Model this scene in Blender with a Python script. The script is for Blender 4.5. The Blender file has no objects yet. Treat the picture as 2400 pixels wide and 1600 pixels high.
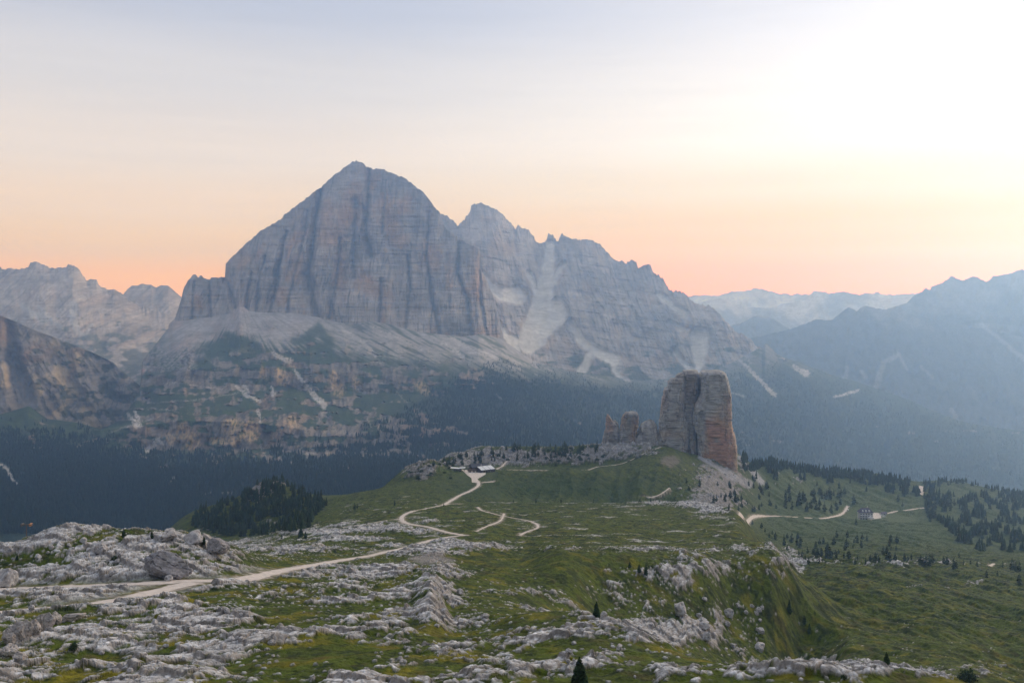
import bpy, bmesh, math, random
import numpy as np

random.seed(7)
rng = np.random.default_rng(11)
SC = bpy.context.scene
COL = SC.collection
F, CX, HY = 2200.0, 1200.0, 740.0          # focal length in pixels, principal column, horizon row (2400 px wide photograph)
TAU = 2 * math.pi

# ------------------------------------------------------------------ camera
cam_d = bpy.data.cameras.new('camera')
cam_d.sensor_width = 36.0
cam_d.lens = F / 2400 * 36.0
cam_d.shift_y = -60 / 2400
cam_d.clip_start = 0.5
cam_d.clip_end = 120000
cam = bpy.data.objects.new('camera', cam_d)
cam.rotation_euler = (math.radians(90), 0, 0)
COL.objects.link(cam)
SC.camera = cam

# ------------------------------------------------------------------ render settings
SC.view_settings.view_transform = 'Standard'
SC.view_settings.look = 'None'
SC.view_settings.exposure = 0.18
SC.view_settings.gamma = 1.0
SC.cycles.max_bounces = 6
SC.cycles.diffuse_bounces = 3
SC.cycles.volume_bounces = 2
SC.cycles.transparent_max_bounces = 8
SC.cycles.sample_clamp_indirect = 6.0

# ------------------------------------------------------------------ sky
SUN_AZ, SUN_EL = math.radians(45), math.radians(4)      # azimuth to the right of the view axis
def lin(c):
    return tuple(((v / 255) / 12.92 if v / 255 <= 0.04045 else ((v / 255 + 0.055) / 1.055) ** 2.4) for v in c)

world = bpy.data.worlds.new('World')
SC.world = world
world.use_nodes = True
nt = world.node_tree
for n in list(nt.nodes):
    nt.nodes.remove(n)
def N(tree, typ, **kw):
    n = tree.nodes.new(typ)
    for k, v in kw.items():
        setattr(n, k, v)
    return n
def M(tree, op, a, b=None, clamp=False):
    n = tree.nodes.new('ShaderNodeMath'); n.operation = op; n.use_clamp = clamp
    for i, v in enumerate((a, b)):
        if v is None: continue
        if hasattr(v, 'is_linked'): tree.links.new(v, n.inputs[i])
        else: n.inputs[i].default_value = v
    return n.outputs[0]
def ramp(tree, fac, stops, interp='LINEAR'):
    n = tree.nodes.new('ShaderNodeValToRGB')
    n.color_ramp.interpolation = interp
    els = n.color_ramp.elements
    while len(els) > 1: els.remove(els[-1])
    els[0].position = stops[0][0]; els[0].color = (*stops[0][1], 1)
    for p, c in stops[1:]:
        e = els.new(p); e.color = (*c, 1)
    tree.links.new(fac, n.inputs[0])
    return n.outputs[0]
def mixc(tree, fac, a, b, blend='MIX'):
    n = tree.nodes.new('ShaderNodeMix'); n.data_type = 'RGBA'; n.blend_type = blend
    for s, v in ((n.inputs[0], fac), (n.inputs[6], a), (n.inputs[7], b)):
        if hasattr(v, 'is_linked'): tree.links.new(v, s)
        elif isinstance(v, (int, float)): s.default_value = v
        else: s.default_value = (*v, 1) if len(v) == 3 else v
    return n.outputs[2]

tc = N(nt, 'ShaderNodeTexCoord')
sep = N(nt, 'ShaderNodeSeparateXYZ'); nt.links.new(tc.outputs['Generated'], sep.inputs[0])
elev = M(nt, 'ARCSINE', sep.outputs[2])
pos = M(nt, 'DIVIDE', elev, 0.65, clamp=True)
az = M(nt, 'ARCTAN2', sep.outputs[0], sep.outputs[1])
def e_of(y): return math.atan((HY - y) / F) / 0.65
SKY_L = [(0.0, (1.5, .66, .06)), (e_of(660), (1.28, .71, .14)), (e_of(590), (1.04, .77, .42)), (e_of(500), (.96, .79, .64)),
         (e_of(380), (.86, .79, .77)), (e_of(200), (.71, .71, .77)), (e_of(20), (.52, .57, .72)), (1.0, (.50, .55, .66))]
SKY_R = [(0.0, (2.2, .46, .0)), (e_of(690), (2.0, .48, .0)), (e_of(640), (1.5, .50, .0)), (e_of(590), (1.18, .60, .0)), (e_of(530), (1.02, .68, .24)),
         (e_of(450), (1.0, .85, .62)), (e_of(330), (1.11, 1.05, 1.0)), (e_of(0), (.92, .90, .95)), (1.0, (.70, .73, .82))]
SKY_B = [(0.0, (.25, .24, .27)), (.2, (.25, .27, .34)), (1.0, (.45, .50, .62))]
cl = ramp(nt, pos, SKY_L, 'EASE'); cr = ramp(nt, pos, SKY_R, 'EASE'); cb = ramp(nt, pos, SKY_B)
mr = N(nt, 'ShaderNodeMapRange', interpolation_type='SMOOTHSTEP')
mr.inputs[1].default_value = math.radians(-22); mr.inputs[2].default_value = math.radians(20)
azs = M(nt, 'SUBTRACT', az, M(nt, 'MULTIPLY', M(nt, 'SUBTRACT', elev, 0.06), 0.75))
nt.links.new(azs, mr.inputs[0])
c1 = mixc(nt, mr.outputs[0], cl, cr)
mb = N(nt, 'ShaderNodeMapRange', interpolation_type='SMOOTHSTEP')       # towards the sky behind the viewer
mb.inputs[1].default_value = 0.45; mb.inputs[2].default_value = -0.35
nt.links.new(sep.outputs[1], mb.inputs[0])
c2 = mixc(nt, mb.outputs[0], c1, cb)
sky = N(nt, 'ShaderNodeTexSky', sky_type='NISHITA')
sky.sun_disc = False; sky.sun_elevation = SUN_EL; sky.sun_rotation = SUN_AZ
skys = mixc(nt, 1.0, sky.outputs[0], (.09, .09, .09), 'MULTIPLY')
c3 = mixc(nt, 0.10, c2, skys)
# thin streaks of high cloud close to the horizon
mp = N(nt, 'ShaderNodeMapping'); mp.inputs['Scale'].default_value = (7, 7, 120)
nt.links.new(tc.outputs['Generated'], mp.inputs[0])
nz = N(nt, 'ShaderNodeTexNoise'); nz.inputs['Scale'].default_value = 1.0; nz.inputs['Detail'].default_value = 5
nt.links.new(mp.outputs[0], nz.inputs['Vector'])
st = N(nt, 'ShaderNodeMapRange'); st.inputs[1].default_value = .3; st.inputs[2].default_value = .75; st.inputs[3].default_value = .974; st.inputs[4].default_value = 1.018
nt.links.new(nz.outputs[0], st.inputs[0])
c4 = mixc(nt, 1.0, c3, st.outputs[0], 'MULTIPLY')
below = M(nt, 'LESS_THAN', sep.outputs[2], -0.002)
c5 = mixc(nt, below, c4, (.22, .22, .24))
bg = N(nt, 'ShaderNodeBackground'); bg.inputs[1].default_value = 1.0
nt.links.new(c5, bg.inputs[0])
wo = N(nt, 'ShaderNodeOutputWorld'); nt.links.new(bg.outputs[0], wo.inputs[0])

# ------------------------------------------------------------------ sun lamp (added for the glow from the right; the sun itself is not up)
sl = bpy.data.lights.new('sun', 'SUN'); sl.energy = 1.6; sl.angle = math.radians(30); sl.color = (1.0, .90, .78)
sun = bpy.data.objects.new('sun', sl); COL.objects.link(sun)
from mathutils import Vector
sd = Vector((math.sin(SUN_AZ) * math.cos(SUN_EL + .32), math.cos(SUN_AZ) * math.cos(SUN_EL + .32), math.sin(SUN_EL + .32)))
sun.rotation_euler = (-sd).to_track_quat('-Z', 'Y').to_euler()
HAZE_DENSITY, HAZE_COLOR, HAZE_G = 1.2e-4, (.34, .57, 1.0), 0.67

# ================================================================== numpy noise
def _perm(seed):
    r = np.random.default_rng(seed); p = r.permutation(256).astype(np.int32)
    return np.concatenate([p, p])
def perlin2(x, y, seed=0):
    p = _perm(seed); r = np.random.default_rng(seed + 999); a = r.random(256) * TAU
    gx = np.cos(a).astype(np.float32); gy = np.sin(a).astype(np.float32)
    x = np.asarray(x, np.float32); y = np.asarray(y, np.float32)
    fx = np.floor(x); fy = np.floor(y); xi = fx.astype(np.int32) & 255; yi = fy.astype(np.int32) & 255
    xf = x - fx; yf = y - fy
    u = xf * xf * xf * (xf * (xf * 6 - 15) + 10); v = yf * yf * yf * (yf * (yf * 6 - 15) + 10)
    A = p[xi]; B = p[(xi + 1) & 255]; yj = (yi + 1) & 255
    def g(h, dx, dy): return gx[h] * dx + gy[h] * dy
    n00 = g(p[A + yi], xf, yf); n10 = g(p[B + yi], xf - 1, yf)
    n01 = g(p[A + yj], xf, yf - 1); n11 = g(p[B + yj], xf - 1, yf - 1)
    a0 = n00 + u * (n10 - n00); a1 = n01 + u * (n11 - n01)
    return (a0 + v * (a1 - a0)) * 1.5
def perlin3(x, y, z, seed=0):
    p = _perm(seed); r = np.random.default_rng(seed + 555); G = r.normal(size=(256, 3)); G /= np.linalg.norm(G, axis=1)[:, None]
    G = G.astype(np.float32); GX, GY, GZ = G[:, 0].copy(), G[:, 1].copy(), G[:, 2].copy()
    x = np.asarray(x, np.float32); y = np.asarray(y, np.float32); z = np.asarray(z, np.float32)
    fx = np.floor(x); fy = np.floor(y); fz = np.floor(z)
    xi = fx.astype(np.int32) & 255; yi = fy.astype(np.int32) & 255; zi = fz.astype(np.int32) & 255
    xf = x - fx; yf = y - fy; zf = z - fz
    fade = lambda t: t * t * t * (t * (t * 6 - 15) + 10)
    u, v, w = fade(xf), fade(yf), fade(zf)
    out = []
    for dz in (0, 1):
        zz = (zi + dz) & 255; r2 = []
        for dy in (0, 1):
            yy = (yi + dy) & 255; r1 = []
            for dx in (0, 1):
                h = p[p[p[(xi + dx) & 255] + yy] + zz]
                r1.append(GX[h] * (xf - dx) + GY[h] * (yf - dy) + GZ[h] * (zf - dz))
            r2.append(r1[0] + u * (r1[1] - r1[0]))
        out.append(r2[0] + v * (r2[1] - r2[0]))
    return (out[0] + w * (out[1] - out[0])) * 1.5
def fbm2(x, y, oct=4, seed=0, gain=.5, lac=2.03):
    s = 0; a = 1; t = 0
    for i in range(oct):
        s = s + a * perlin2(x, y, seed + i * 17); t += a; a *= gain; x = x * lac; y = y * lac
    return s / t
def ridge2(x, y, oct=4, seed=0, gain=.5):
    s = 0; a = 1; t = 0
    for i in range(oct):
        s = s + a * (1 - np.abs(perlin2(x, y, seed + i * 13)) * 1.6); t += a; a *= gain; x = x * 2.1; y = y * 2.1
    return s / t
def fbm3(x, y, z, oct=4, seed=0, gain=.5):
    s = 0; a = 1; t = 0
    for i in range(oct):
        s = s + a * perlin3(x, y, z, seed + i * 17); t += a; a *= gain; x = x * 2.03; y = y * 2.03; z = z * 2.03
    return s / t
def voronoi2(x, y, seed=0):
    """distance to the nearest and second nearest cell point, and the nearest cell's random value"""
    r = np.random.default_rng(seed); px = r.random(65536).astype(np.float32); py = r.random(65536).astype(np.float32); pv = r.random(65536).astype(np.float32)
    x = np.asarray(x, np.float32); y = np.asarray(y, np.float32)
    xi = np.floor(x).astype(np.int32); yi = np.floor(y).astype(np.int32)
    f1 = np.full(x.shape, 9, np.float32); f2 = f1.copy(); val = np.zeros(x.shape, np.float32)
    for dx in (-1, 0, 1):
        for dy in (-1, 0, 1):
            h = (((xi + dx) & 255) * 256 + ((yi + dy) & 255))
            d = np.hypot(xi + dx + px[h] - x, yi + dy + py[h] - y)
            m = d < f1
            f2 = np.where(m, f1, np.minimum(f2, d)); val = np.where(m, pv[h], val); f1 = np.where(m, d, f1)
    return f1, f2, val
def sst(a, b, x):
    t = np.clip((x - a) / (b - a), 0, 1); return t * t * (3 - 2 * t)
def mixv(a, b, t):
    return a + (b - a) * t[..., None]
def C3(*c): return np.array(c, np.float32)
def pchip(xn, yn, xq):
    """monotone cubic; yn (n, K) -> (len(xq), K)"""
    xn = np.asarray(xn, float); yn = np.asarray(yn, float); flat = yn.ndim == 1
    if flat: yn = yn[:, None]
    h = np.diff(xn)[:, None]; d = np.diff(yn, axis=0) / h
    m = np.zeros_like(yn); m[0] = d[0]; m[-1] = d[-1]
    w1 = 2 * h[1:] + h[:-1]; w2 = h[1:] + 2 * h[:-1]
    with np.errstate(divide='ignore', invalid='ignore'):
        hm = (w1 + w2) / (w1 / d[:-1] + w2 / d[1:])
    m[1:-1] = np.where(d[:-1] * d[1:] > 0, hm, 0)
    i = np.clip(np.searchsorted(xn, xq) - 1, 0, len(xn) - 2)
    hh = (xn[i + 1] - xn[i])[:, None]; t = ((np.asarray(xq) - xn[i])[:, None] / hh); t = np.clip(t, 0, 1)
    r = (2*t**3 - 3*t**2 + 1) * yn[i] + (t**3 - 2*t**2 + t) * hh * m[i] + (-2*t**3 + 3*t**2) * yn[i+1] + (t**3 - t**2) * hh * m[i+1]
    return r[:, 0] if flat else r
def lerp1(pts, xq, k=1):
    pts = sorted(pts); return np.interp(xq, [p[0] for p in pts], [p[k] for p in pts])
def stroke(x, y, pts, w0, w1=None, soft=1.5):
    """1 inside a tapering line drawn through pts"""
    w1 = w0 if w1 is None else w1; best = np.zeros(x.shape, np.float32); n = len(pts) - 1
    xs = [p[0] for p in pts]; ys = [p[1] for p in pts]; W = max(w0, w1) + soft * 2
    sel = (x > min(xs) - W) & (x < max(xs) + W) & (y > min(ys) - W) & (y < max(ys) + W)
    if not sel.any(): return best
    X, Y = x[sel], y[sel]; b = np.zeros(X.shape, np.float32)
    for i in range(n):
        (ax, ay), (bx, by) = pts[i][:2], pts[i + 1][:2]; L2 = (bx-ax)**2 + (by-ay)**2 + 1e-6
        t = np.clip(((X-ax)*(bx-ax) + (Y-ay)*(by-ay)) / L2, 0, 1)
        d = np.hypot(X - ax - t*(bx-ax), Y - ay - t*(by-ay)); w = w0 + (w1-w0) * (i + t) / n
        b = np.maximum(b, 1 - sst(w * .5 - soft * .5, w * .5 + soft, d))
    best[sel] = b
    return best
def blob(x, y, cx, cy, rx, ry): return np.exp(-(((x-cx)/rx)**2 + ((y-cy)/ry)**2))

# ================================================================== object helpers
def tag(o, label=None, cat=None, group=None, kind=None):
    for k, v in (('label', label), ('category', cat), ('group', group), ('kind', kind)):
        if v: o[k] = v
    return o
def link(o, parent=None):
    COL.objects.link(o)
    if parent is not None: o.parent = parent
    return o
def empty(name, loc, rz=0):
    o = bpy.data.objects.new(name, None); o.empty_display_size = .5; o.location = loc; o.rotation_euler = (0, 0, rz); return link(o)
def np_mesh(name, V, faces, mat=None, col=None, smooth=True):
    """V (n,3); faces (m,3) or (m,4); col (n,3) linear albedo"""
    me = bpy.data.meshes.new(name); V = np.asarray(V, np.float32); faces = np.asarray(faces, np.int32); k = faces.shape[1]
    me.vertices.add(len(V)); me.vertices.foreach_set('co', V.ravel())
    me.loops.add(faces.size); me.loops.foreach_set('vertex_index', faces.ravel())
    me.polygons.add(len(faces)); me.polygons.foreach_set('loop_start', np.arange(0, faces.size, k, dtype=np.int32))
    try: me.polygons.foreach_set('loop_total', np.full(len(faces), k, np.int32))
    except Exception: pass
    me.update(calc_edges=True)
    me.polygons.foreach_set('use_smooth', np.full(len(faces), bool(smooth)))
    if col is not None:
        a = me.color_attributes.new('albedo', 'FLOAT_COLOR', 'POINT')
        c = np.ones((len(V), 4), np.float32); c[:, :3] = col; a.data.foreach_set('color', c.ravel())
    if mat: me.materials.append(mat)
    return me
def grid_faces(r, c, flip=False, wrap=False):
    i = np.arange(r * c).reshape(r, c)
    if wrap: i = np.concatenate([i, i[:, :1]], 1)
    q = np.stack([i[:-1, :-1], i[:-1, 1:], i[1:, 1:], i[1:, :-1]], -1).reshape(-1, 4)
    return q[:, ::-1] if flip else q
def add_obj(name, me, parent=None, loc=None):
    o = bpy.data.objects.new(name, me)
    if loc is not None: o.location = loc
    return link(o, parent)
class MB:
    """gathers boxes, bars and polygons into one mesh"""
    def __init__(s): s.v = []; s.f = []
    def poly(s, pts):
        b = len(s.v); s.v += [tuple(p) for p in pts]; s.f.append(tuple(range(b, b + len(pts))))
    def box(s, x0, x1, y0, y1, z0, z1):
        b = len(s.v); s.v += [(x0,y0,z0),(x1,y0,z0),(x1,y1,z0),(x0,y1,z0),(x0,y0,z1),(x1,y0,z1),(x1,y1,z1),(x0,y1,z1)]
        s.f += [tuple(b + i for i in q) for q in ((0,3,2,1),(4,5,6,7),(0,1,5,4),(1,2,6,5),(2,3,7,6),(3,0,4,7))]
    def slab(s, quad, th):
        """a plate: quad (4 points, counter-clockwise from above) thickened downwards"""
        b = len(s.v); q = [Vector(p) for p in quad]; n = (q[1]-q[0]).cross(q[3]-q[0]).normalized() * th
        s.v += [tuple(p) for p in q] + [tuple(p - n) for p in q]
        s.f += [tuple(b + i for i in t) for t in ((0,1,2,3),(7,6,5,4),(0,4,5,1),(1,5,6,2),(2,6,7,3),(3,7,4,0))]
    def prism(s, pts, y0, y1):
        """polygon in x,z extruded along y"""
        n = len(pts); b = len(s.v); s.v += [(x, y0, z) for x, z in pts] + [(x, y1, z) for x, z in pts]
        s.f.append(tuple(b + i for i in range(n))); s.f.append(tuple(b + n + i for i in reversed(range(n))))
        for i in range(n):
            j = (i + 1) % n; s.f.append((b + i, b + n + i, b + n + j, b + j))
    def tube(s, a, c, r, n=8, r2=None):
        a = Vector(a); c = Vector(c); d = (c - a).normalized(); u = d.orthogonal().normalized(); w = d.cross(u); b = len(s.v); r2 = r if r2 is None else r2
        for p, rr in ((a, r), (c, r2)):
            for i in range(n):
                t = TAU * i / n; s.v.append(tuple(p + u * math.cos(t) * rr + w * math.sin(t) * rr))
        for i in range(n):
            j = (i + 1) % n; s.f.append((b+i, b+j, b+n+j, b+n+i))
        s.f.append(tuple(b + i for i in reversed(range(n)))); s.f.append(tuple(b + n + i for i in range(n)))
    def mesh(s, name, mat, bevel=0):
        me = bpy.data.meshes.new(name); me.from_pydata(s.v, [], s.f)
        bm = bmesh.new(); bm.from_mesh(me); bmesh.ops.recalc_face_normals(bm, faces=bm.faces)
        if bevel: bmesh.ops.bevel(bm, geom=list(bm.edges), offset=bevel, segments=1, affect='EDGES')
        bm.to_mesh(me); bm.free(); me.materials.append(mat); return me
    def build(s, name, mat, parent=None, bevel=0):
        return add_obj(name, s.mesh(name, mat, bevel), parent)

# ================================================================== materials
def base_mat(name, rough=.95, spec=.15):
    m = bpy.data.materials.new(name); m.use_nodes = True; t = m.node_tree; b = t.nodes['Principled BSDF']
    b.inputs['Roughness'].default_value = rough; b.inputs['Specular IOR Level'].default_value = spec
    return m, t, b
def terrain_mat(name, scales, amount=.35, bump=0.0, bump_scale=1.0, zsquash=1.0):
    """per-vertex albedo broken up by object-space noise at the given scales (1/m)"""
    m, t, b = base_mat(name)
    at = N(t, 'ShaderNodeAttribute', attribute_name='albedo'); g = N(t, 'ShaderNodeNewGeometry')
    mp = N(t, 'ShaderNodeMapping'); mp.inputs['Scale'].default_value = (1, 1, zsquash); t.links.new(g.outputs['Position'], mp.inputs[0])
    c = at.outputs['Color']
    for s in scales:
        nz = N(t, 'ShaderNodeTexNoise'); nz.inputs['Scale'].default_value = s; nz.inputs['Detail'].default_value = 6; nz.inputs['Roughness'].default_value = .65
        t.links.new(mp.outputs[0], nz.inputs['Vector'])
        r = N(t, 'ShaderNodeMapRange'); r.inputs[1].default_value = .3; r.inputs[2].default_value = .7; r.inputs[3].default_value = 1 - amount; r.inputs[4].default_value = 1 + amount
        t.links.new(nz.outputs[0], r.inputs[0]); c = mixc(t, 1.0, c, r.outputs[0], 'MULTIPLY')
    t.links.new(c, b.inputs['Base Color'])
    if bump:
        nz = N(t, 'ShaderNodeTexNoise'); nz.inputs['Scale'].default_value = bump_scale; nz.inputs['Detail'].default_value = 8
        t.links.new(g.outputs['Position'], nz.inputs['Vector'])
        bp = N(t, 'ShaderNodeBump'); bp.inputs['Distance'].default_value = bump; bp.inputs['Strength'].default_value = .8
        t.links.new(nz.outputs[0], bp.inputs['Height']); t.links.new(bp.outputs[0], b.inputs['Normal'])
    return m
def flat_mat(name, col, rough=.8, var=.2, scale=2.0, spec=.3, metallic=0.0):
    m, t, b = base_mat(name, rough, spec); b.inputs['Metallic'].default_value = metallic
    g = N(t, 'ShaderNodeTexCoord'); nz = N(t, 'ShaderNodeTexNoise'); nz.inputs['Scale'].default_value = scale; nz.inputs['Detail'].default_value = 5
    t.links.new(g.outputs['Object'], nz.inputs['Vector'])
    r = N(t, 'ShaderNodeMapRange'); r.inputs[1].default_value = .3; r.inputs[2].default_value = .7; r.inputs[3].default_value = 1 - var; r.inputs[4].default_value = 1 + var
    t.links.new(nz.outputs[0], r.inputs[0]); t.links.new(mixc(t, 1.0, col, r.outputs[0], 'MULTIPLY'), b.inputs['Base Color'])
    return m
MAT = {
    'ground': terrain_mat('alpine_ground', (1.3, .25), .34, .22, 3.5),
    'slope': terrain_mat('mountain_slope', (.05, .012), .28, 2.0, .06),
    'cliff': terrain_mat('dolomite_cliff', (.02, .006), .22, 3.0, .03, 3.0),
    'tower': terrain_mat('tower_rock', (.45, .12), .28, .5, .5, 2.6),
    'boulder': terrain_mat('boulder_rock', (1.6, .4), .28, .15, 2.5),
    'tree': terrain_mat('conifer_needles', (1.2,), .35),
    'gravel': flat_mat('gravel', (.60, .52, .455), .95, .16, .8, .1),
    'bark': flat_mat('bark', (.09, .07, .055), .9, .3, 6, .1),
    'dark_wood': flat_mat('dark_wood', (.060, .038, .028), .8, .3, 1.5),
    'deck_wood': flat_mat('deck_wood', (.17, .10, .07), .8, .3, 1.5),
    'dark_roof': flat_mat('dark_roof', (.055, .055, .065), .6, .25, .6),
    'purple_roof': flat_mat('slate_roof', (.10, .085, .11), .7, .25, .6),
    'white_panel': flat_mat('pale_metal_panel', (.72, .72, .70), .4, .06, .4, .5),
    'white_wall': flat_mat('white_plaster', (.74, .72, .70), .85, .1, .6),
    'grey_wall': flat_mat('grey_plaster', (.58, .55, .54), .85, .15, .6),
    'glass': flat_mat('window_glass', (.03, .04, .05), .15, .1, 1, .6),
    'steel': flat_mat('lift_steel', (.12, .10, .09), .5, .2, 3, .5),
    'orange': flat_mat('orange_paint', (.45, .22, .10), .6, .15, 2),
    'tyre': flat_mat('tyre_rubber', (.02, .02, .02), .9, .1, 4),
}

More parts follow.
